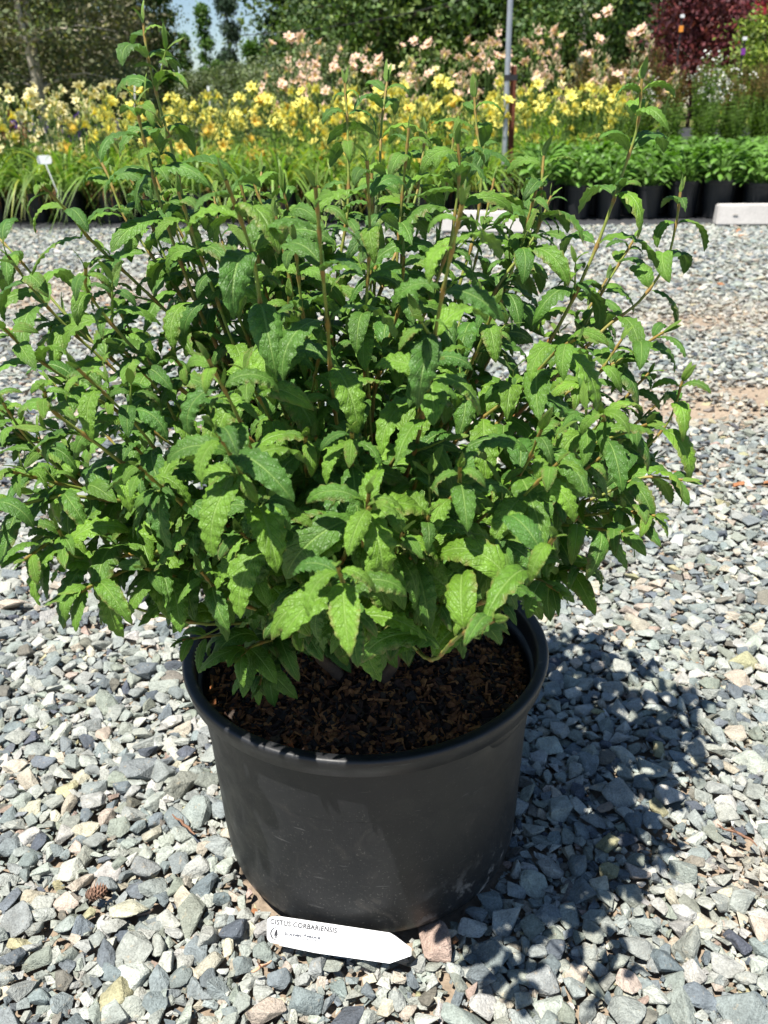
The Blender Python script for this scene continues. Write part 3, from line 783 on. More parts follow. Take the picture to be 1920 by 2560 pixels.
cone_p = lambda r: (lambda t: r * (1.02 - t) ** .8 * min(1, .6 + t * 3))
dome_p = lambda r: (lambda t: r * math.sin(math.pi * min(1, .18 + .80 * t)) ** .7)
col_p = lambda r: (lambda t: r * min(1, .7 + t) * (1.02 - t) ** .45)
G = lambda *c: [lin(*x) for x in c]
TR = {
 'cedar': make_tree_meshes(1, 12, cone_p(2.3), .03, 24000, .18, G((62, 76, 50), (54, 68, 48), (76, 84, 54)), lin(86, 70, 56), .22, 60, .35, .42),
 'broad': make_tree_meshes(2, 11, dome_p(3.2), .05, 26000, .18, G((70, 92, 44), (58, 80, 42), (88, 104, 50)), lin(84, 76, 64), .20, 60, 0, .5),
 'feather': make_tree_meshes(3, 9, dome_p(2.2), .20, 15000, .12, G((92, 96, 64), (98, 94, 66), (80, 90, 58)), lin(196, 186, 168), .10, 50, .15, .36, 2),
 'column': make_tree_meshes(4, 6, col_p(.50), .04, 5200, .17, G((72, 104, 48), (84, 112, 52), (60, 88, 44)), lin(84, 76, 64), .07, 40, -.4, .17),
 'spruce': make_tree_meshes(5, 11, cone_p(1.5), .03, 12000, .2, G((54, 72, 56), (48, 66, 52)), lin(80, 68, 56), .15, 56, .3, .26),
 'willow': make_tree_meshes(6, 3.4, dome_p(1.25), .05, 8000, .13, G((88, 100, 68), (78, 90, 60), (98, 106, 74)), lin(120, 108, 92), .05, 40, 0, .26, 3),
 'maple': make_tree_meshes(7, 2.7, dome_p(1.35), .34, 10500, .11, G((72, 28, 34), (58, 24, 30), (88, 40, 38)), lin(70, 50, 46), .05, 44, .2, .22, 2),
 'crimson': make_tree_meshes(8, 3.6, dome_p(1.1), .3, 6000, .11, G((128, 28, 44), (108, 24, 36)), lin(70, 50, 46), .05, 36, .2, .22),
 'lime': make_tree_meshes(9, 2.4, dome_p(.95), .05, 6000, .11, G((96, 112, 44), (112, 124, 48), (76, 94, 40)), lin(90, 78, 60), .04, 36, 0, .2, 3),
}
def zone(u):
    for lim, w in ((430, 'behind the cream daylilies'), (700, 'by the patch of blue sky'), (1258, 'between blue sky and metal pole'), (1441, 'between metal and utility pole'), (1640, 'between utility pole and maple')):
        if u < lim: return w
    return 'behind the red maple'
def tree(kind, name, label, group, u, Y, H0, H, seed, wide=1.):
    if group and kind in ('feather', 'cedar', 'broad', 'willow', 'spruce'):
        label = label + (' far back, ' if Y > 35 else ', ') + zone(u); group = group + ' / ' + zone(u) + (' far back' if Y > 35 else '')
    p = at(u, 290, Y=Y); x = p[0]; t = thing(name, label, 'tree', (x, Y, float(rise(x, Y)) - .02), seed * 1.7, group)
    link('trunk', TR[kind][0], t); link('crown', TR[kind][1], t)
    s = H / H0; t.scale = (s * wide, s * wide, s); return t
k = 0
for kind, H0, name, label, group, spots in (
  ('feather', 9, 'feathery_tree', 'feathery olive tree with slim pale trunks', 'feathery trees with pale trunks', [(112, 20.5, 8.2, 1.), (-150, 22, 9, 1.), (225, 27, 9.5, .8), (330, 30, 8.5, .7)]),
  ('cedar', 12, 'cedar_tree', 'large dark cedar in the tree belt', 'dark cedars of the tree belt', [(-90, 33, 13, 1.1), (150, 36, 15, 1.1), (10, 29, 12, 1.), (300, 38, 14, .8), (1600, 30, 12, .9), (2020, 33, 13, 1.), (1480, 38, 14, 1.1), (1040, 41, 16, 1.2)]),
  ('broad', 11, 'broadleaf_tree', 'broad leafy green tree in the belt', 'broadleaf trees of the tree belt', [(960, 29, 12, .8), (870, 35, 12, .8), (1050, 33, 12, 1.), (1180, 30, 11, 1.), (1330, 33, 12, 1.), (1420, 26, 9, .85), (1740, 36, 13, 1.1), (1900, 31, 11, 1.), (1120, 42, 14, 1.2), (920, 44, 15, 1.2), (1280, 46, 15, 1.2), (-260, 30, 12, 1.1), (2150, 28, 11, 1.1)]),
  ('column', 6, 'columnar_tree', 'slim columnar green tree standing against the patch of blue sky', 'slim columnar trees by the sky gap', [(530, 33, 4.5, .75), (478, 34, 3.7, .8), (428, 31, 6.2, .9), (640, 34, 3.4, 1.2), (555, 37, 3.0, 1.0)]),
  ('spruce', 11, 'spruce_tree', 'dark narrow spruce', 'dark spruces by the sky gap', [(586, 40, 10.5, .42), (715, 42, 12, .8), (372, 40, 12, .8)]),
  ('willow', 3.4, 'willow_shrub', 'low grey-green willowy shrub', 'grey-green shrubs', [(590, 22, 2.0, 1.), (700, 23.5, 2.2, 1.1), (655, 20.5, 1.8, 1.), (790, 22, 2.2, 1.), (500, 23, 1.9, 1.), (330, 21, 2.0, 1.1), (230, 22, 1.7, 1.), (20, 21, 1.8, 1.1), (-120, 20, 2.0, 1.2)]),
  ('maple', 2.7, 'red_maple_tree', 'spreading dark red maple behind the white flowered perennials', None, [(1722, 17.5, 2.5, .78)]),
  ('crimson', 3.6, 'crimson_maple_tree', 'bright crimson maple above the yellow-green shrub', None, [(1880, 19.0, 3.2, .8)]),
  ('lime', 2.4, 'yellow_green_shrub', 'yellow-green leafy shrub beside the dark red maple', 'yellow-green shrubs', [(1900, 15.0, 1.7, .9), (2010, 14.6, 2.0, 1.0)])):
    for (u, Y, H, w) in spots:
        k += 1; tree(kind, name, label, group, u, Y, H0, H, k, w)

def utility_pole(u, Y, H, r, lab, mat='wood_pole'):
    p = at(u, 290, Y=Y); t = thing('utility_pole', lab, 'utility pole', (p[0], Y, float(rise(p[0], Y))))
    mb = MB(); V, F = tube([(0, 0, 0), (.02, 0, H * .5), (.05, 0, H)], [r, r * .88, r * .75], 14); mb.add(V, F); mb.build('shaft', M[mat], t, smooth=True, tint=False)
    mb = MB(); V, F = box((.05, 0, H - .5), (1.8, .10, .12)); mb.add(V, F); mb.build('crossarm', M[mat], t, tint=False)
    for q in (-.8, .0, .8):
        mb = MB(); V, F = lathe([(.001, 0), (.03, 0), (.045, .05), (.03, .08), (.04, .12), (.001, .15)], 12); mb.add(V + np.array([.05 + q, 0, H - .44]), F); mb.build('insulator', M['white'], t, tint=False)
    return np.array([p[0], Y, 0])
pa = utility_pole(1441, 25, 8.5, .115, 'pale weathered utility pole rising behind the pink daylilies')
mb = MB(); e0 = np.array([pa[0], 25.1, 4.3]); e1 = np.array([pa[0] - 9, 27, 2.9]); q = np.linspace(0, 1, 14)[:, None]
V, F = tube(e0 * (1 - q) + e1 * q - UP * (.35 * np.sin(np.pi * q)), .012, 5); mb.add(V, F)
tag(mb.build('overhead_wire', M['wire'], tint=False), 'thin dark overhead wire running from the utility pole into the trees', 'wire')

# ------------------------------------------------------------------ the big pot
def make_pot():
    t = thing('nursery_pot', 'large black plastic nursery pot holding the shrub', 'plant pot', tuple(POT))
    h = POT_H
    prof = [(.001, .004), (.165, .004), (.178, .002), (.1865, .010), (.1895, .022), (.1925, .06), (.1960, .15), (.2000, h - .040), (.2006, h - .0265), (.2080, h - .0252)]
    V, F = lathe(prof, 128); mb = MB(); mb.add(V, F); mb.build('pot_wall', M['pot'], t, smooth=True, tint=False)
    prof = [(.2075, h - .0250), (.2130, h - .0245), (.2158, h - .0228), (.2182, h - .010), (.2200, h - .0045), (.2190, h - .0012), (.2165, h), (.2090, h - .0002), (.2065, h - .0018), (.2050, h - .006), (.2030, h - .03), (.2005, h - .07), (.198, h - .10)]
    V, F = lathe(prof, 128); mb = MB(); mb.add(V, F); mb.build('rim', M['pot'], t, smooth=True, tint=False)
    for az in (R(-38), R(142)):                            # moulded grips under the rim
        mb = MB(); q = np.linspace(-.22, .22, 15); top = h - .026
        for (r0, r1, z0, z1) in ((.2045, .2150, top, top - .004),):
            V = []
            for a in q:
                k = max(0., 1 - (a / .22) ** 4); c, s = math.cos(az + a), math.sin(az + a)
                for rr, zz in ((.1995, top - .0005), (.2005 + .0105 * k, top - .0008), (.2008 + .0095 * k, top - .006 - .006 * k), (.1985, top - .012 - .020 * k)):
                    V.append((rr * c, rr * s, zz))
            i = np.arange(14)[:, None] * 4 + np.arange(3)[None]
            mb.add(V, np.stack([i, i + 4, i + 5, i + 1], 2).reshape(-1, 4))
        mb.build('grip', M['pot'], t, smooth=True, tint=False)
    return t
make_pot()
SOIL_Z = POT_H - .043
def make_mulch():
    rg = np.random.default_rng(8); mb = MB()
    nr, na = 18, 60; r = np.linspace(0.002, .2005, nr); a = np.linspace(0, 2 * np.pi, na, endpoint=False)
    Rr, A = np.meshgrid(r, a, indexing='ij'); Z = .010 * np.exp(-(Rr / .07) ** 2) + rg.normal(0, .0018, Rr.shape) - .004 * (Rr / .2) ** 2
    V = np.stack([Rr * np.cos(A), Rr * np.sin(A), Z], 2).reshape(-1, 3)
    i = np.arange(nr - 1)[:, None] * na; j = np.arange(na)[None]; k = (j + 1) % na
    F = np.stack([i + j, i + k, i + na + k, i + na + j], 2).reshape(-1, 4)
    mb.add(V, F, lin(58, 44, 36))
    cols = [lin(118, 78, 54), lin(150, 98, 62), lin(84, 62, 50), lin(176, 118, 74), lin(92, 76, 60), lin(58, 44, 38), lin(186, 128, 78), lin(64, 56, 50)]
    for n in range(5600):
        rr = .197 * math.sqrt(rg.random()); aa = rg.random() * 6.28
        L = rg.uniform(.003, .0145); W = L * rg.uniform(.22, .75)
        if rg.random() < .10: L = rg.uniform(.014, .028); W = L * rg.uniform(.07, .2); H = min(W, .004) * rg.uniform(.4, .9)
        q = Quaternion(Vector((rg.normal(), rg.normal(), 2.2)).normalized(), rg.random() * 6.28) @ Quaternion((1, 0, 0), rg.normal() * .35) @ Quaternion((0, 1, 0), rg.normal() * .3)
        V, F = box((0, 0, 0), (L, W, H)); V[:, :2] += rg.normal(0, .12, (8, 2)) * W; V = V @ np.array(q.to_matrix()).T
        z = .010 * math.exp(-(rr / .07) ** 2) + rg.uniform(0, .007) - .004 * (rr / .2) ** 2
        rr = min(rr, .196 - L * .5)
        mb.add(V + np.array([rr * math.cos(aa), rr * math.sin(aa), z]), F, cols[rg.integers(len(cols))] * rg.uniform(.7, 1.25))
    o = mb.build('bark_mulch', M['chip']); o.location = (POT[0], POT[1], SOIL_Z)
    tag(o, 'brown bark mulch filling the big black pot', None, None, 'stuff')
make_mulch()

# ------------------------------------------------------------------ the shrub
def leaf_template(seed, L, young, level=0, ns=38, nu=7):
    """unit-length leaf along +Y, upper face +Z, wavy margin, quilted between the veins"""
    rg = np.random.default_rng(seed); _ = None
    s = np.linspace(0, 1, ns); u = np.linspace(-1, 1, nu)
    W = rg.uniform(.135, .180) if not young else rg.uniform(.125, .165)
    t = np.clip((s - .07) / .93, 0, 1)
    w = (t ** .52) * (1 - t) ** (.78 if not young else .85); w = W * w / w.max()
    w = np.maximum(w, .012 * (s < .999))
    ph = rg.random(2) * 6.28; fr = rg.uniform(6.5, 9.5)
    droop = (.40 + .46 * level + rg.uniform(-.12, .12) if not young else rg.uniform(.1, .9)) ; dp = rg.uniform(.7, 1.1) if not young else 1.2
    th = (.25 if not young else .1) - droop * s ** dp
    ds = 1 / (ns - 1); y = np.concatenate([[0], np.cumsum(np.cos(th[:-1]) * ds)]); z = np.concatenate([[0], np.cumsum(np.sin(th[:-1]) * ds)])
    wav = rg.uniform(.016, .032); rev = rg.uniform(.05, .40)
    tw = rg.normal() * .5 * s ** 1.4; bend = rg.normal() * .10 * s ** 2
    fold = rg.uniform(.15, .60) if not young else rg.uniform(.6, 1.0)
    V = np.zeros((ns, nu, 3)); UV = np.zeros((ns, nu, 2))
    for j, uu in enumerate(u):
        e = abs(uu); sd = 0 if uu < 0 else 1
        ww = w * (1 + .035 * np.sin(2 * np.pi * fr * s + ph[sd] + 1.) * e ** 2 + .022 * rg.normal(0, 1, ns) * (e > .9))
        x = uu * ww
        bl = np.sin(np.pi * np.clip(t, 0, 1)) ** .5 * (t > 0)
        n = fold * e * ww * (1 - .55 * e) + bl * (wav * e ** 2.4 * np.sin(2 * np.pi * fr * s + ph[sd]) * (1 if not young else .6))
        n += bl * .014 * np.abs(np.sin(np.pi * (9 * t - 2.3 * e ** .8))) * math.sin(math.pi * min(1, e * .95 + .03))
        n -= rev * W * e ** 4 * bl
        n += bl * .006 * rg.normal(0, 1, ns) * e
        xr = x * np.cos(tw) - n * np.sin(tw); nr = x * np.sin(tw) + n * np.cos(tw)
        V[:, j, 0] = xr + bend; V[:, j, 1] = y - nr * np.sin(th); V[:, j, 2] = z + nr * np.cos(th)
        UV[:, j, 0] = (uu + 1) / 2; UV[:, j, 1] = t
    i = np.arange(ns - 1)[:, None] * nu + np.arange(nu - 1)[None]
    F = np.stack([i, i + 1, i + nu + 1, i + nu], 2).reshape(-1, 4)
    g = rg.random()
    if young: c = np.array([.150, .262, .040]) * rg.uniform(.85, 1.15)
    else: g = g ** 1.4; c = np.array([.054, .140, .021]) * (1 - g) + np.array([.126, .246, .023]) * g
    c = c * rg.uniform(.88, 1.12)
    tint = np.repeat(np.broadcast_to(c, (ns, 3)), nu, 0).copy()
    ee = np.tile(np.abs(u), ns); tt = np.repeat(t, nu)
    tint *= (1 + .10 * np.sin(tt * 5 + rg.random() * 6) + .06 * rg.normal(0, 1, len(tt)))[:, None]
    if rg.random() < .35:                                   # scorched margin or tip
        m = np.clip((ee - .8) * 4, 0, 1) * (tt > .35) * rg.random(len(tt)) + np.clip((tt - .93) * 12, 0, 1); m = np.clip(m, 0, .8)[:, None]
        tint = tint * (1 - m) + m * np.array([.20, .15, .06])
    pet = np.repeat(s < .07, nu); tint[pet] = np.array([.22, .24, .08])
    return V.reshape(-1, 3), F, tint, UV.reshape(-1, 2)
NLV, NVAR = 6, 8                                # bend levels x variants
LEAF_M = [leaf_template(200 + i, 1, False, i // NVAR) for i in range(NLV * NVAR)]
LEAF_Y = [leaf_template(300 + i, 1, True) for i in range(16)]
LEAF_ML = [leaf_template(200 + i, 1, False, i // NVAR, 20, 5) for i in range(NLV * NVAR)]      # lighter versions for the inner leaves
LEAF_YL = [leaf_template(300 + i, 1, True, 0, 11, 5) for i in range(16)]

HAND = [  # photograph pixels tip -> inner, distance of tip and of inner end
 ([(358, 58), (370, 145), (399, 266), (431, 382), (470, 560)], .92, .90), ([(340, 262), (355, 330), (378, 420), (405, 520), (470, 700)], .84, .86),
 ([(104, 463), (170, 530), (226, 600), (330, 700)], .80, .85), ([(249, 398), (275, 450), (310, 540), (380, 640)], .95, .93),
 ([(654, 430), (645, 520), (640, 620)], 1.05, 1.0), ([(862, 208), (868, 300), (871, 399), (870, 520), (850, 650)], 1.0, .97),
 ([(968, 205), (955, 300), (950, 400), (945, 520)], 1.05, 1.0), ([(1186, 243), (1192, 330), (1203, 410), (1190, 560), (1150, 700)], .98, .95),
 ([(1145, 359), (1148, 440), (1128, 596), (1110, 650), (1047, 818), (960, 928)], .85, .86),
 ([(1605, 197), (1594, 312), (1562, 417), (1498, 596), (1469, 662), (1417, 778), (1330, 930)], .88, .87),
 ([(1359, 390), (1352, 480), (1342, 580), (1255, 702), (1151, 893), (1105, 975)], .92, .87),
 ([(1701, 480), (1690, 560), (1663, 662), (1597, 755), (1515, 818), (1400, 930)], .90, .88),
 ([(1064, 330), (1045, 470), (1010, 580), (960, 700)], 1.05, .98), ([(1330, 480), (1310, 580), (1280, 680)], 1.02, .96),
 ([(20, 640), (80, 720), (150, 800), (260, 900)], .82, .86), ([(214, 669), (226, 739), (347, 883), (503, 1011), (613, 1086)], .66, .74),
 ([(110, 976), (133, 1028), (243, 1109), (336, 1179), (440, 1248)], .60, .68), ([(6, 1005), (60, 1085), (116, 1144), (220, 1230)], .72, .76),
 ([(345, 1165), (400, 1215), (470, 1270)], .58, .66), ([(145, 1323), (197, 1393), (330, 1385), (475, 1364)], .64, .74),
 ([(-70, 1270), (0, 1275), (150, 1240), (300, 1250)], .62, .74), ([(723, 740), (722, 850), (715, 960)], .78, .82),
 ([(799, 880), (780, 980), (755, 1050)], .70, .76), ([(764, 1090), (765, 1160), (770, 1240)], .60, .68),
 ([(561, 1175), (610, 1185), (680, 1200)], .60, .70), ([(930, 1265), (905, 1290), (880, 1330), (860, 1400)], .51, .62),
 ([(1440, 847), (1388, 882), (1307, 969), (1203, 1050)], .68, .76), ([(1707, 951), (1669, 1056), (1579, 1142), (1470, 1160)], .86, .87),
 ([(1504, 1032), (1500, 1061), (1371, 1154), (1249, 1218)], .60, .70), ([(1706, 1200), (1602, 1194), (1492, 1241), (1350, 1290)], .82, .85),
 ([(1076, 905), (1064, 992), (1012, 1102), (950, 1200)], .62, .70), ([(1151, 1165), (1139, 1235), (1064, 1287), (980, 1340)], .55, .65),
 ([(1460, 1420), (1400, 1425), (1300, 1400)], .72, .80), ([(455, 1600), (577, 1583), (700, 1560)], .79, .85), ([(648, 1715), (660, 1650), (700, 1600)], .74, .82),
 ([(-40, 560), (40, 640), (140, 760)], .95, .92), ([(540, 610), (560, 700), (600, 800)], .80, .83), ([(1010, 640), (1000, 760), (960, 880)], .78, .82),
 ([(440, 900), (500, 970), (560, 1040)], .70, .76), ([(1240, 760), (1200, 860), (1150, 960)], .72, .77), ([(880, 1080), (880, 1150), (880, 1230)], .58, .66),
 ([(1010, 1330), (985, 1380), (950, 1440)], .53, .63), ([(700, 1290), (730, 1340), (770, 1400)], .55, .65), ([(1100, 1510), (1060, 1500), (1000, 1480)], .58, .68),
 ([(820, 1480), (830, 1460), (850, 1430)], .55, .66), ([(600, 1330), (650, 1370), (700, 1400)], .58, .68), ([(1260, 1340), (1200, 1370), (1120, 1400)], .58, .68),
 ([(1640, 1290), (1560, 1280), (1450, 1290)], .75, .82), ([(1560, 1330), (1480, 1320), (1380, 1310)], .70, .78), ([(1400, 1480), (1330, 1440), (1250, 1400)], .66, .74),
 ([(60, 1400), (140, 1350), (260, 1330)], .62, .72), ([(200, 1480), (280, 1440), (380, 1400)], .62, .72),
 ([(880, 1560), (885, 1520), (880, 1470)], .60, .70), ([(720, 1540), (740, 1510), (780, 1480)], .62, .72), ([(600, 1640), (640, 1610), (720, 1590)], .70, .80), ([(1240, 1500), (1190, 1480), (1120, 1450)], .64, .74),
 ([(10, 820), (70, 880), (170, 950)], .72, .78), ([(30, 1180), (110, 1200), (230, 1230)], .66, .74), ([(1620, 1060), (1540, 1090), (1420, 1130)], .74, .80), ([(1660, 830), (1580, 880), (1470, 950)], .84, .86),
 ([(620, 1430), (660, 1440), (720, 1440)], .62, .72), ([(1180, 1400), (1150, 1420), (1080, 1440)], .60, .70), ([(360, 1420), (430, 1440), (520, 1440)], .64, .74),
]
OUT = np.array([(-90, 600), (100, 560), (240, 420), (300, 250), (400, 300), (560, 370), (700, 260), (860, 250), (1000, 270), (1100, 340), (1250, 390), (1340, 420), (1480, 540), (1470, 700), (1430, 850),
                (1440, 1000), (1370, 1130), (1260, 1200), (1220, 1330), (1100, 1390), (950, 1390), (850, 1440), (780, 1450), (640, 1420), (560, 1400), (440, 1350), (330, 1330), (150, 1250), (-90, 1240)], float) * (1920 / 1659)
def inside(p, poly=OUT):
    x, y = p; c = False; j = len(poly) - 1
    for i in range(len(poly)):
        if (poly[i][1] > y) != (poly[j][1] > y) and x < (poly[j][0] - poly[i][0]) * (y - poly[i][1]) / (poly[j][1] - poly[i][1]) + poly[i][0]: c = not c
        j = i
    return c

def make_shrub():
    rg = np.random.default_rng(21)
    base = np.array([POT[0], POT[1], SOIL_Z])
    root = thing('rockrose_shrub', 'bushy green shrub with wavy-edged leaves growing in the big black pot', 'shrub', tuple(base))
    paths = []
    for pts, y0, y1 in HAND:
        n = len(pts); W = [at(u, v, Y=y0 + (y1 - y0) * i / (n - 1)) for i, (u, v) in enumerate(pts)]
        paths.append((np.array(W), True))
    tries = 0; nf = 0
    while nf < 84 and tries < 3000:
        tries += 1
        az = rg.random() * 2 * np.pi; el = R(rg.uniform(-44, 6) if rg.random() < .34 else rg.uniform(6, 82)); rr = rg.uniform(.50, 1.06)
        tip = np.array([-.03, .865, .62]) + rr * np.array([.43 * math.cos(el) * math.cos(az), (.45 if math.sin(az) < 0 else .34) * math.cos(el) * math.sin(az), .33 * math.sin(el)])
        if not inside(to_px(tip)[0][:2]) or tip[2] < .41: continue
        d = norm(tip - np.array([-.03, .875, .36])); d = norm(d + UP * .25)
        mid = tip - d * rg.uniform(.10, .16) - UP * .01
        paths.append((np.array([tip, .5 * (tip + mid) + rg.normal(0, .004, 3), mid]), False)); nf += 1
    leaves = []                                             # (score, branch idx, matrix3, pos, size, template kind, idx)
    stems = []
    cbase = [base + np.array([.028 * math.cos(a), .028 * math.sin(a), .004]) for a in (0.4, 1.6, 2.9, 3.9, 5.2)]
    for W, hand in paths:
        inner = W[-1]; b = min(cbase, key=lambda c: np.hypot(*(c - inner)[:2]) + rg.random() * .03)
        tdir = norm(W[-2] - W[-1]); D = np.linalg.norm(inner - b)
        # a curve from the crown of the plant that leaves upwards and arrives along the shoot
        s = np.linspace(0, 1, 12)[:, None]
        m0 = (UP * 1.15 + norm(inner - b) * .5) * D; m1 = tdir * D * .8
        H = (2 * s ** 3 - 3 * s ** 2 + 1) * b + (s ** 3 - 2 * s ** 2 + s) * m0 + (-2 * s ** 3 + 3 * s ** 2) * inner + (s ** 3 - s ** 2) * m1
        vis = spline(W[::-1], 6 * len(W))
        stems.append((np.vstack([H[:-1], vis]), hand, len(vis)))
    for bi, (P, hand, nv) in enumerate(stems):
        seg = np.linalg.norm(np.diff(P, axis=0), axis=1); cum = np.concatenate([[0], np.cumsum(seg)]); tot = cum[-1]
        def pt(dist):                                       # distance measured back from the tip
            q = max(0, tot - dist); p = np.array([np.interp(q, cum, P[:, k]) for k in range(3)]); p2 = np.array([np.interp(min(tot, q + .006), cum, P[:, k]) for k in range(3)]); p1 = np.array([np.interp(max(0, q - .006), cum, P[:, k]) for k in range(3)])
            return p, norm(p2 - p1)
        dist = .002; phi = rg.random() * 6.28; k = 0; vig = rg.uniform(.86, 1.26)
        while dist < tot * .80 and k < 11:
            p, t = pt(dist); size = (.019, .034, .051, .060, .065, .066, .066, .064, .062, .058, .055)[k] * vig; young = k < 1
            a = norm(np.cross(t, [.3, .2, 1]) if abs(t[2]) < .95 else np.cross(t, [1, 0, 0])); b = np.cross(t, a)
            nodes.setdefault(bi, []).append(dist)
            for q in (0, np.pi):
                if k > 6 and rg.random() < .22: continue
                f = phi + q + rg.normal() * .22; side = math.cos(f) * a + math.sin(f) * b
                op = R((16, 38, 50, 54, 58, 60, 64, 66, 68, 70, 72)[k] + rg.normal() * 9)
                leaves.append((bi, p, t, side, op, size * rg.uniform(.82, 1.12), young, hand))
            if k >= 3 and rg.random() < .45:                # short side shoot with small leaves
                f = phi + (np.pi if rg.random() < .5 else 0); side = math.cos(f) * a + math.sin(f) * b
                t2 = norm(t * .75 + side * .65 + UP * .25); ln = rg.uniform(.012, .04)
                for m in range(2 + (ln > .022)):
                    pp = p + t2 * ln * (m + 1) / 3; a2 = norm(np.cross(t2, side + .1)); b2 = np.cross(t2, a2); ff = rg.random() * 6.28 if m == 0 else ff + 1.57
                    for q in (0, np.pi):
                        sd = math.cos(ff + q) * a2 + math.sin(ff + q) * b2
                        leaves.append((bi, pp, t2, sd, R(52 - 10 * m + rg.normal() * 10), rg.uniform(.022, .038) * (1.1 - .2 * m), m == 2, hand))
                stems[bi][0].__class__  # keep
                side_tw.append((bi, p, p + t2 * ln))
            phi += np.pi / 2 + rg.normal() * .12
            dist += (.011, .018, .030, .039, .043, .045, .045, .045, .045, .045, .045)[k] * rg.uniform(.85, 1.15); k += 1
    inst = []
    for (bi, p, t, side, op, size, young, hand) in leaves:
        d = norm(t * math.cos(op) + side * math.sin(op) + np.array([-.10, -.10, .05]) * (0 if young else .8))
        nrm = t * (.55 if young else .12) + UP * (.35 if young else 1.0) + np.array([-.10, -.14, 0]) + rg.normal(0, .15, 3)
        want = math.asin(np.clip(d[2], -1, 1)) + R(rg.normal(96, 20)); lv = int(np.clip(round((want - .40) / .46), 0, NLV - 1))
        nrm = nrm - d * nrm.dot(d); ln = np.linalg.norm(nrm)
        if ln < .15: nrm = t - d * t.dot(d)
        z = norm(nrm); x = np.cross(d, z); RM = np.stack([x, d, z], 1)
        mid = p + d * size * .45 - z * size * .1; end = p + d * size * .55 - z * size * .55
        if end[2] < SOIL_Z + .012 and np.hypot(*(end - POT)[:2]) < .2: continue
        px = to_px(np.array([mid, end]))
        if not hand and not (inside(px[0][:2]) and inside(px[1][:2])): continue
        if hand and px[1][1] > 1690 and 560 < px[1][0] < 1330 and not (px[1][0] < 760 and px[1][1] < 1830): continue
        depth = np.linalg.norm(mid - np.array([0, 0, CAM_H])); outward = norm(mid - np.array([POT[0], POT[1] + .05, .48])).dot(norm(np.array([0, 0, CAM_H]) - mid))
        vis = -50 < px[0][0] < 1970 and -20 < px[0][1]
        score = size / depth * (1.0 + .75 * outward) * (1 if vis else .1)
        inst.append((score, bi, RM, p, size, young, lv * NVAR + int(rg.integers(NVAR)) if not young else int(rg.integers(16))))
    print('leaves', len(inst), 'branches', len(stems))
    inst.sort(key=lambda q: -q[0])
    bobs = []
    for bi, (P, hand, nv) in enumerate(stems):
        seg = np.linalg.norm(np.diff(P, axis=0), axis=1); cum = np.concatenate([[0], np.cumsum(seg)]); n = max(12, int(cum[-1] / .005))
        q = np.linspace(0, cum[-1], n); P = np.stack([np.interp(q, cum, P[:, k]) for k in range(3)], 1); s = q / cum[-1]
        wob = rg.normal(0, 1, (n, 3)); wob = np.cumsum(wob - wob.mean(0), 0) * .00022; P[1:-1] += (wob * np.sin(np.pi * s)[:, None])[1:-1]
        r = (.0021 if hand else .0016) * (1 - s) ** .7 + .0009
        for nd in nodes.get(bi, []): r = r + .0007 * np.exp(-((cum[-1] - q - nd) / .0045) ** 2)
        mb = MB(); V, F = tube(P - base, r, 6)
        old, mid_, yng = lin(104, 84, 62), lin(132, 120, 62), lin(120, 142, 62)
        redd = rg.random()
        if not hand: mid_ = lin(118, 122, 60)
        if redd > .7: mid_ = lin(146, 102, 64)
        c = np.where(s[:, None] < .45, old + (mid_ - old) * (s / .45)[:, None], mid_ + (yng - mid_) * ((s - .45) / .55)[:, None])
        for nd in nodes.get(bi, []): k_ = (.6 * np.exp(-((cum[-1] - q - nd) / .006) ** 2))[:, None]; c = c * (1 - k_) + k_ * lin(150, 84, 56)
        mb.add(V, F, np.repeat(c, 6, 0))
        for (b2, p0, p1) in side_tw:
            if b2 == bi: V, F = tube(np.array([p0, .5 * (p0 + p1) - UP * .001, p1]) - base, [.0013, .001, .0007], 5); mb.add(V, F, yng)
        bobs.append(mb.build('branch', M['stem'], root, smooth=True))
    # woody base: several thick stems that bow out of the mulch
    for c in cbase:
        o = norm(c - base); e = c + np.array([o[0] * .05, o[1] * .05, .14]); mb = MB()
        P = spline([c - UP * .02, c + np.array([o[0] * .025, o[1] * .025, .02]), c + np.array([o[0] * .05, o[1] * .05, .06]), e], 10)
        V, F = tube(P - base, np.linspace(.0085, .0042, 10), 9); mb.add(V, F, lin(122, 98, 80)); mb.build('woody_stem', M['stem'], root, smooth=True)
    lm = []
    for T in LEAF_M + LEAF_Y:
        mb = MB(); mb.add(*T); lm.append(mb.mesh('leaf', M['leaf'], smooth=True, uv=True))
    mb = MB()
    for n, (sco, bi, RM, p, size, young, ti) in enumerate(inst):
        if n < 300:
            ob = link('leaf', lm[ti + (NLV * NVAR if young else 0)], bobs[bi])
            ob.matrix_local = Matrix.LocRotScale(Vector(p - base), Matrix(RM.tolist()).to_quaternion(), Vector((size, size, size)))
        else:
            V, F, tint, uv = ((LEAF_Y if young else LEAF_M) if n < 700 else (LEAF_YL if young else LEAF_ML))[ti]
            mb.add((V * size) @ RM.T + (p - base), F, tint, uv)
    tag(mb.build('inner_foliage', M['leaf'], root, smooth=True, uv=True), kind='stuff')
side_tw = []; nodes = {}
make_shrub()

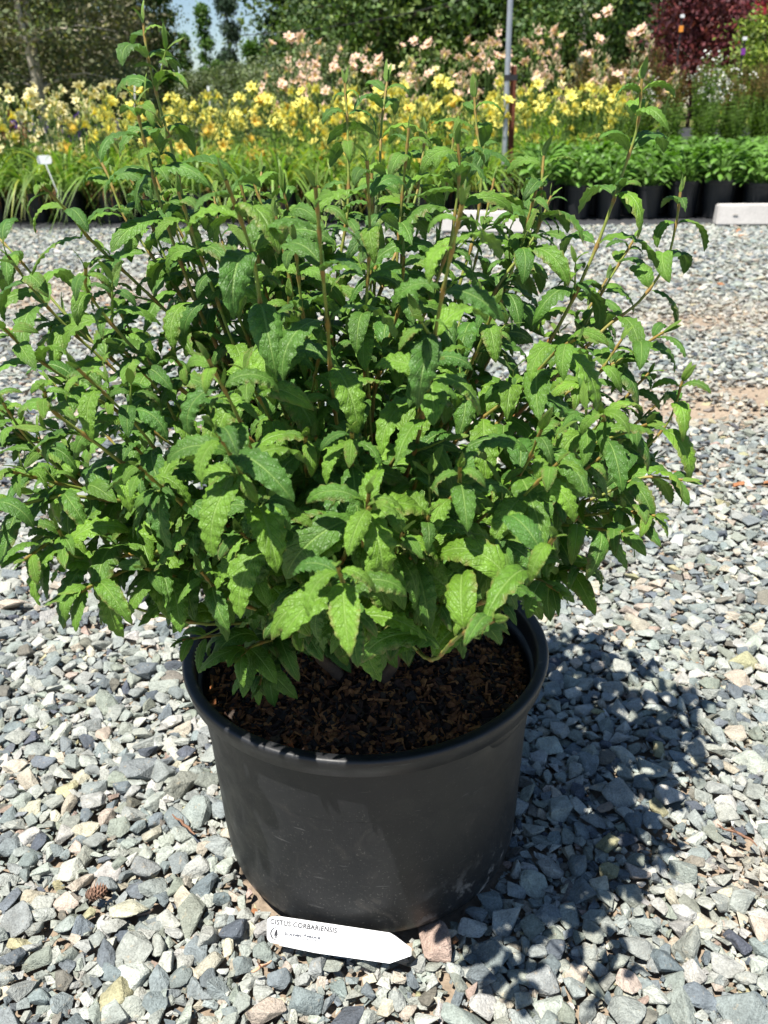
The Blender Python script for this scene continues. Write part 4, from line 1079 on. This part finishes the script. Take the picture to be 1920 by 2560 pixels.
# ------------------------------------------------------------------ the white tag
def make_tag():
    PL, PR = at(668, 2355, z=.012), at(973, 2408, z=.010)
    ax = norm(PR - PL); away = norm(np.cross(UP, ax)); lean = R(52)
    up = away * math.cos(lean) + UP * math.sin(lean); up = norm(up - ax * up.dot(ax)); nrm = np.cross(ax, up)
    cam_p = np.array([0, 0, CAM_H])
    def flat(u, v):
        d = ray(u, v); t = (PL - cam_p).dot(nrm) / d.dot(nrm); q = cam_p + t * d - PL; return q.dot(ax), q.dot(up)
    Z = lambda x, y: (620 + x / 3.607, 2260 + y / 3.607)     # pixels read off the enlarged photograph
    poly = [Z(*p) for p in ((173, 170), (178, 135), (200, 118), (230, 112), (290, 116), (292, 112), (1280, 260), (1330, 290), (1472, 398), (1472, 466), (1278, 535), (600, 438), (287, 373), (284, 362), (205, 345), (180, 325), (172, 300))]
    pts = np.array([flat(*p) for p in poly]); n = len(pts)
    t = thing('plant_tag', 'white plastic plant name tag with black lettering leaning on the black pot', 'plant tag', tuple(PL))
    mat = Matrix((ax, up, nrm)).transposed().to_4x4(); t.matrix_world = Matrix.Translation(Vector(PL)) @ mat
    bm = bmesh.new(); fr = [bm.verts.new((x, y, .0006)) for x, y in pts]; f = bm.faces.new(fr)
    if f.normal.z < 0: f.normal_flip()
    r = bmesh.ops.extrude_face_region(bm, geom=[f]); bmesh.ops.translate(bm, vec=(0, 0, -.0014), verts=[v for v in r['geom'] if isinstance(v, bmesh.types.BMVert)])
    bmesh.ops.recalc_face_normals(bm, faces=bm.faces[:])
    me = bpy.data.meshes.new('tag_plate'); bm.to_mesh(me); bm.free(); me.materials.append(M['white']); link('tag_plate', me, t)
    def text(body, a, b, hgt_px, mat, bold=0., spacing=1., name='lettering', zz=.0008):
        cu = bpy.data.curves.new('txt', 'FONT'); cu.body = body; cu.size = 1; cu.space_character = spacing; cu.offset = bold; cu.resolution_u = 4
        ob = bpy.data.objects.new('txt', cu); COL.objects.link(ob); dg = bpy.context.evaluated_depsgraph_get(); dg.update()
        m = bpy.data.meshes.new_from_object(ob.evaluated_get(dg)); COL.objects.unlink(ob); bpy.data.objects.remove(ob); bpy.data.curves.remove(cu)
        co = np.array([v.co[:] for v in m.vertices]); x0, x1, y0, y1 = co[:, 0].min(), co[:, 0].max(), co[:, 1].min(), co[:, 1].max()
        A, B = np.array(flat(*Z(*a))), np.array(flat(*Z(*b))); d = B - A; L = np.hypot(*d); dx = d / L; dy = np.array([-dx[1], dx[0]])
        hh = np.hypot(*(np.array(flat(*Z(a[0] + hgt_px * .16, a[1] - hgt_px))) - A))
        q = (co[:, 0:1] - x0) / (x1 - x0) * L * dx + (co[:, 1:2] - y0) / (y1 - y0) * hh * dy + A
        m.vertices.foreach_set('co', np.c_[q, np.full(len(q), zz)].astype(np.float32).ravel()); m.update()
        m.materials.clear(); m.materials.append(M[mat]); m.name = name
        return link(name, m, t)
    text('CISTUS CORBARIENSIS', (200, 178), (802, 264), 48, 'ink', .035, 1.06)
    text('G', (328, 281), (350, 284), 31, 'ink_grey', .09); text('OLDEN', (354, 283), (482, 299), 23, 'ink_grey', .09, 1.1)
    text('S', (504, 300), (526, 303), 31, 'ink_grey', .09); text('PRUCE', (530, 303), (655, 321), 23, 'ink_grey', .09, 1.1)
    text('NURSERIES', (328, 297), (655, 345), 16, 'ink_grey', .04, 2.6)
    # round emblem: thickening ring, little tree, ground strokes
    c = np.array(flat(*Z(253, 266))); rad = np.hypot(*(np.array(flat(*Z(253, 208))) - c))
    mb = MB(); q = np.linspace(R(62), R(322), 40); w = .05 + .16 * np.sin((q - q[0]) / (q[-1] - q[0]) * np.pi) ** 1.5
    o = np.c_[c[0] + rad * np.cos(q), c[1] + rad * np.sin(q)]; i_ = np.c_[c[0] + .04 * rad + rad * (1 - w) * np.cos(q), c[1] + rad * (1 - w) * np.sin(q)]
    V = np.stack([o, i_], 1).reshape(-1, 2); V = np.c_[V, np.full(len(V), .0008)]; k = np.arange(39)[:, None] * 2
    mb.add(V, np.hstack([k, k + 1, k + 3, k + 2]))
    def shp(P):
        P = np.array(P, float) * rad + c; mb.add(np.c_[P, np.full(len(P), .00085)], [list(range(len(P)))])
    for y0, w_, h_ in ((.30, .26, .42), (.06, .38, .38), (-.18, .50, .38), (-.38, .46, .30)): shp([(-w_ + .05, y0), (w_ * .8 + .05, y0 + .05), (.14, y0 + h_), (.0, y0 + h_ * .9)])
    shp([(.02, -.60), (.14, -.60), (.12, -.2), (.04, -.2)]); shp([(-.75, -.36), (.1, -.56), (.85, -.30), (.1, -.44)]); shp([(-.6, -.56), (.2, -.72), (.9, -.46), (.2, -.60)])
    mb.build('emblem', M['ink'], t, tint=False)
make_tag()

# ------------------------------------------------------------------ litter on the gravel
def pine_cone():
    p = at(238, 2232, z=.014); t = thing('pine_cone', 'small brown cone lying on the gravel', 'cone', tuple(p)); rg = np.random.default_rng(4)
    mb = MB()
    V, F = tube([(-.014, 0, 0), (-.006, 0, 0), (.006, 0, 0), (.014, 0, 0)], [.003, .008, .008, .003], 8); mb.add(V, F, lin(92, 72, 60))
    for k in range(70):
        s = k / 70; a = k * 2.4; x = -.014 + .029 * s; r = .0125 * math.sin(math.pi * (.15 + .75 * s)) ** .7; d = np.array([.35, math.cos(a), math.sin(a)]); d = norm(d); sd = norm(np.cross(d, [1, 0, 0])); b = np.array([x, 0, 0])
        mb.add(np.array([b, b + d * r * .7 - sd * .003, b + d * r * 1.15, b + d * r * .7 + sd * .003]), [[0, 1, 2, 3]], lin(128, 100, 84) * rg.uniform(.6, 1.3))
    mb.build('scales', M['cone'], t); t.rotation_euler = (.3, .2, .7); t.scale = (.85, .85, .85)
pine_cone()
def twigs():
    rg = np.random.default_rng(14)
    for k, (u, v, L, lab) in enumerate([(1845, 2085, .05, 'dry brown twig lying on the gravel beside the pot shadow'), (652, 2418, .022, 'short broken wood splinter on the gravel by the white tag'), (460, 2060, .05, 'thin dark twig stuck between the stones by the pot')]):
        p = at(u, v, z=.014); a = rg.random() * 3.1; mb = MB(); d = np.array([math.cos(a), math.sin(a), .1]); q = np.linspace(-.5, .5, 7)[:, None]
        V, F = tube(q * L * d + rg.normal(0, .0012, (7, 3)), [.0008, .0016, .002, .002, .0018, .0014, .0007], 6); mb.add(V, F, lin(120, 88, 68) if k != 1 else lin(190, 150, 120))
        for j in range(2): V, F = tube([d * L * (.1 * j), d * L * (.1 * j + .15) + rg.normal(0, .006, 3) + UP * .004], [.001, .0005], 5); mb.add(V, F, lin(110, 80, 62))
        o = mb.build('twig', M['stem'], None, smooth=True); o.location = Vector(p); tag(o, lab, 'twig')
twigs()
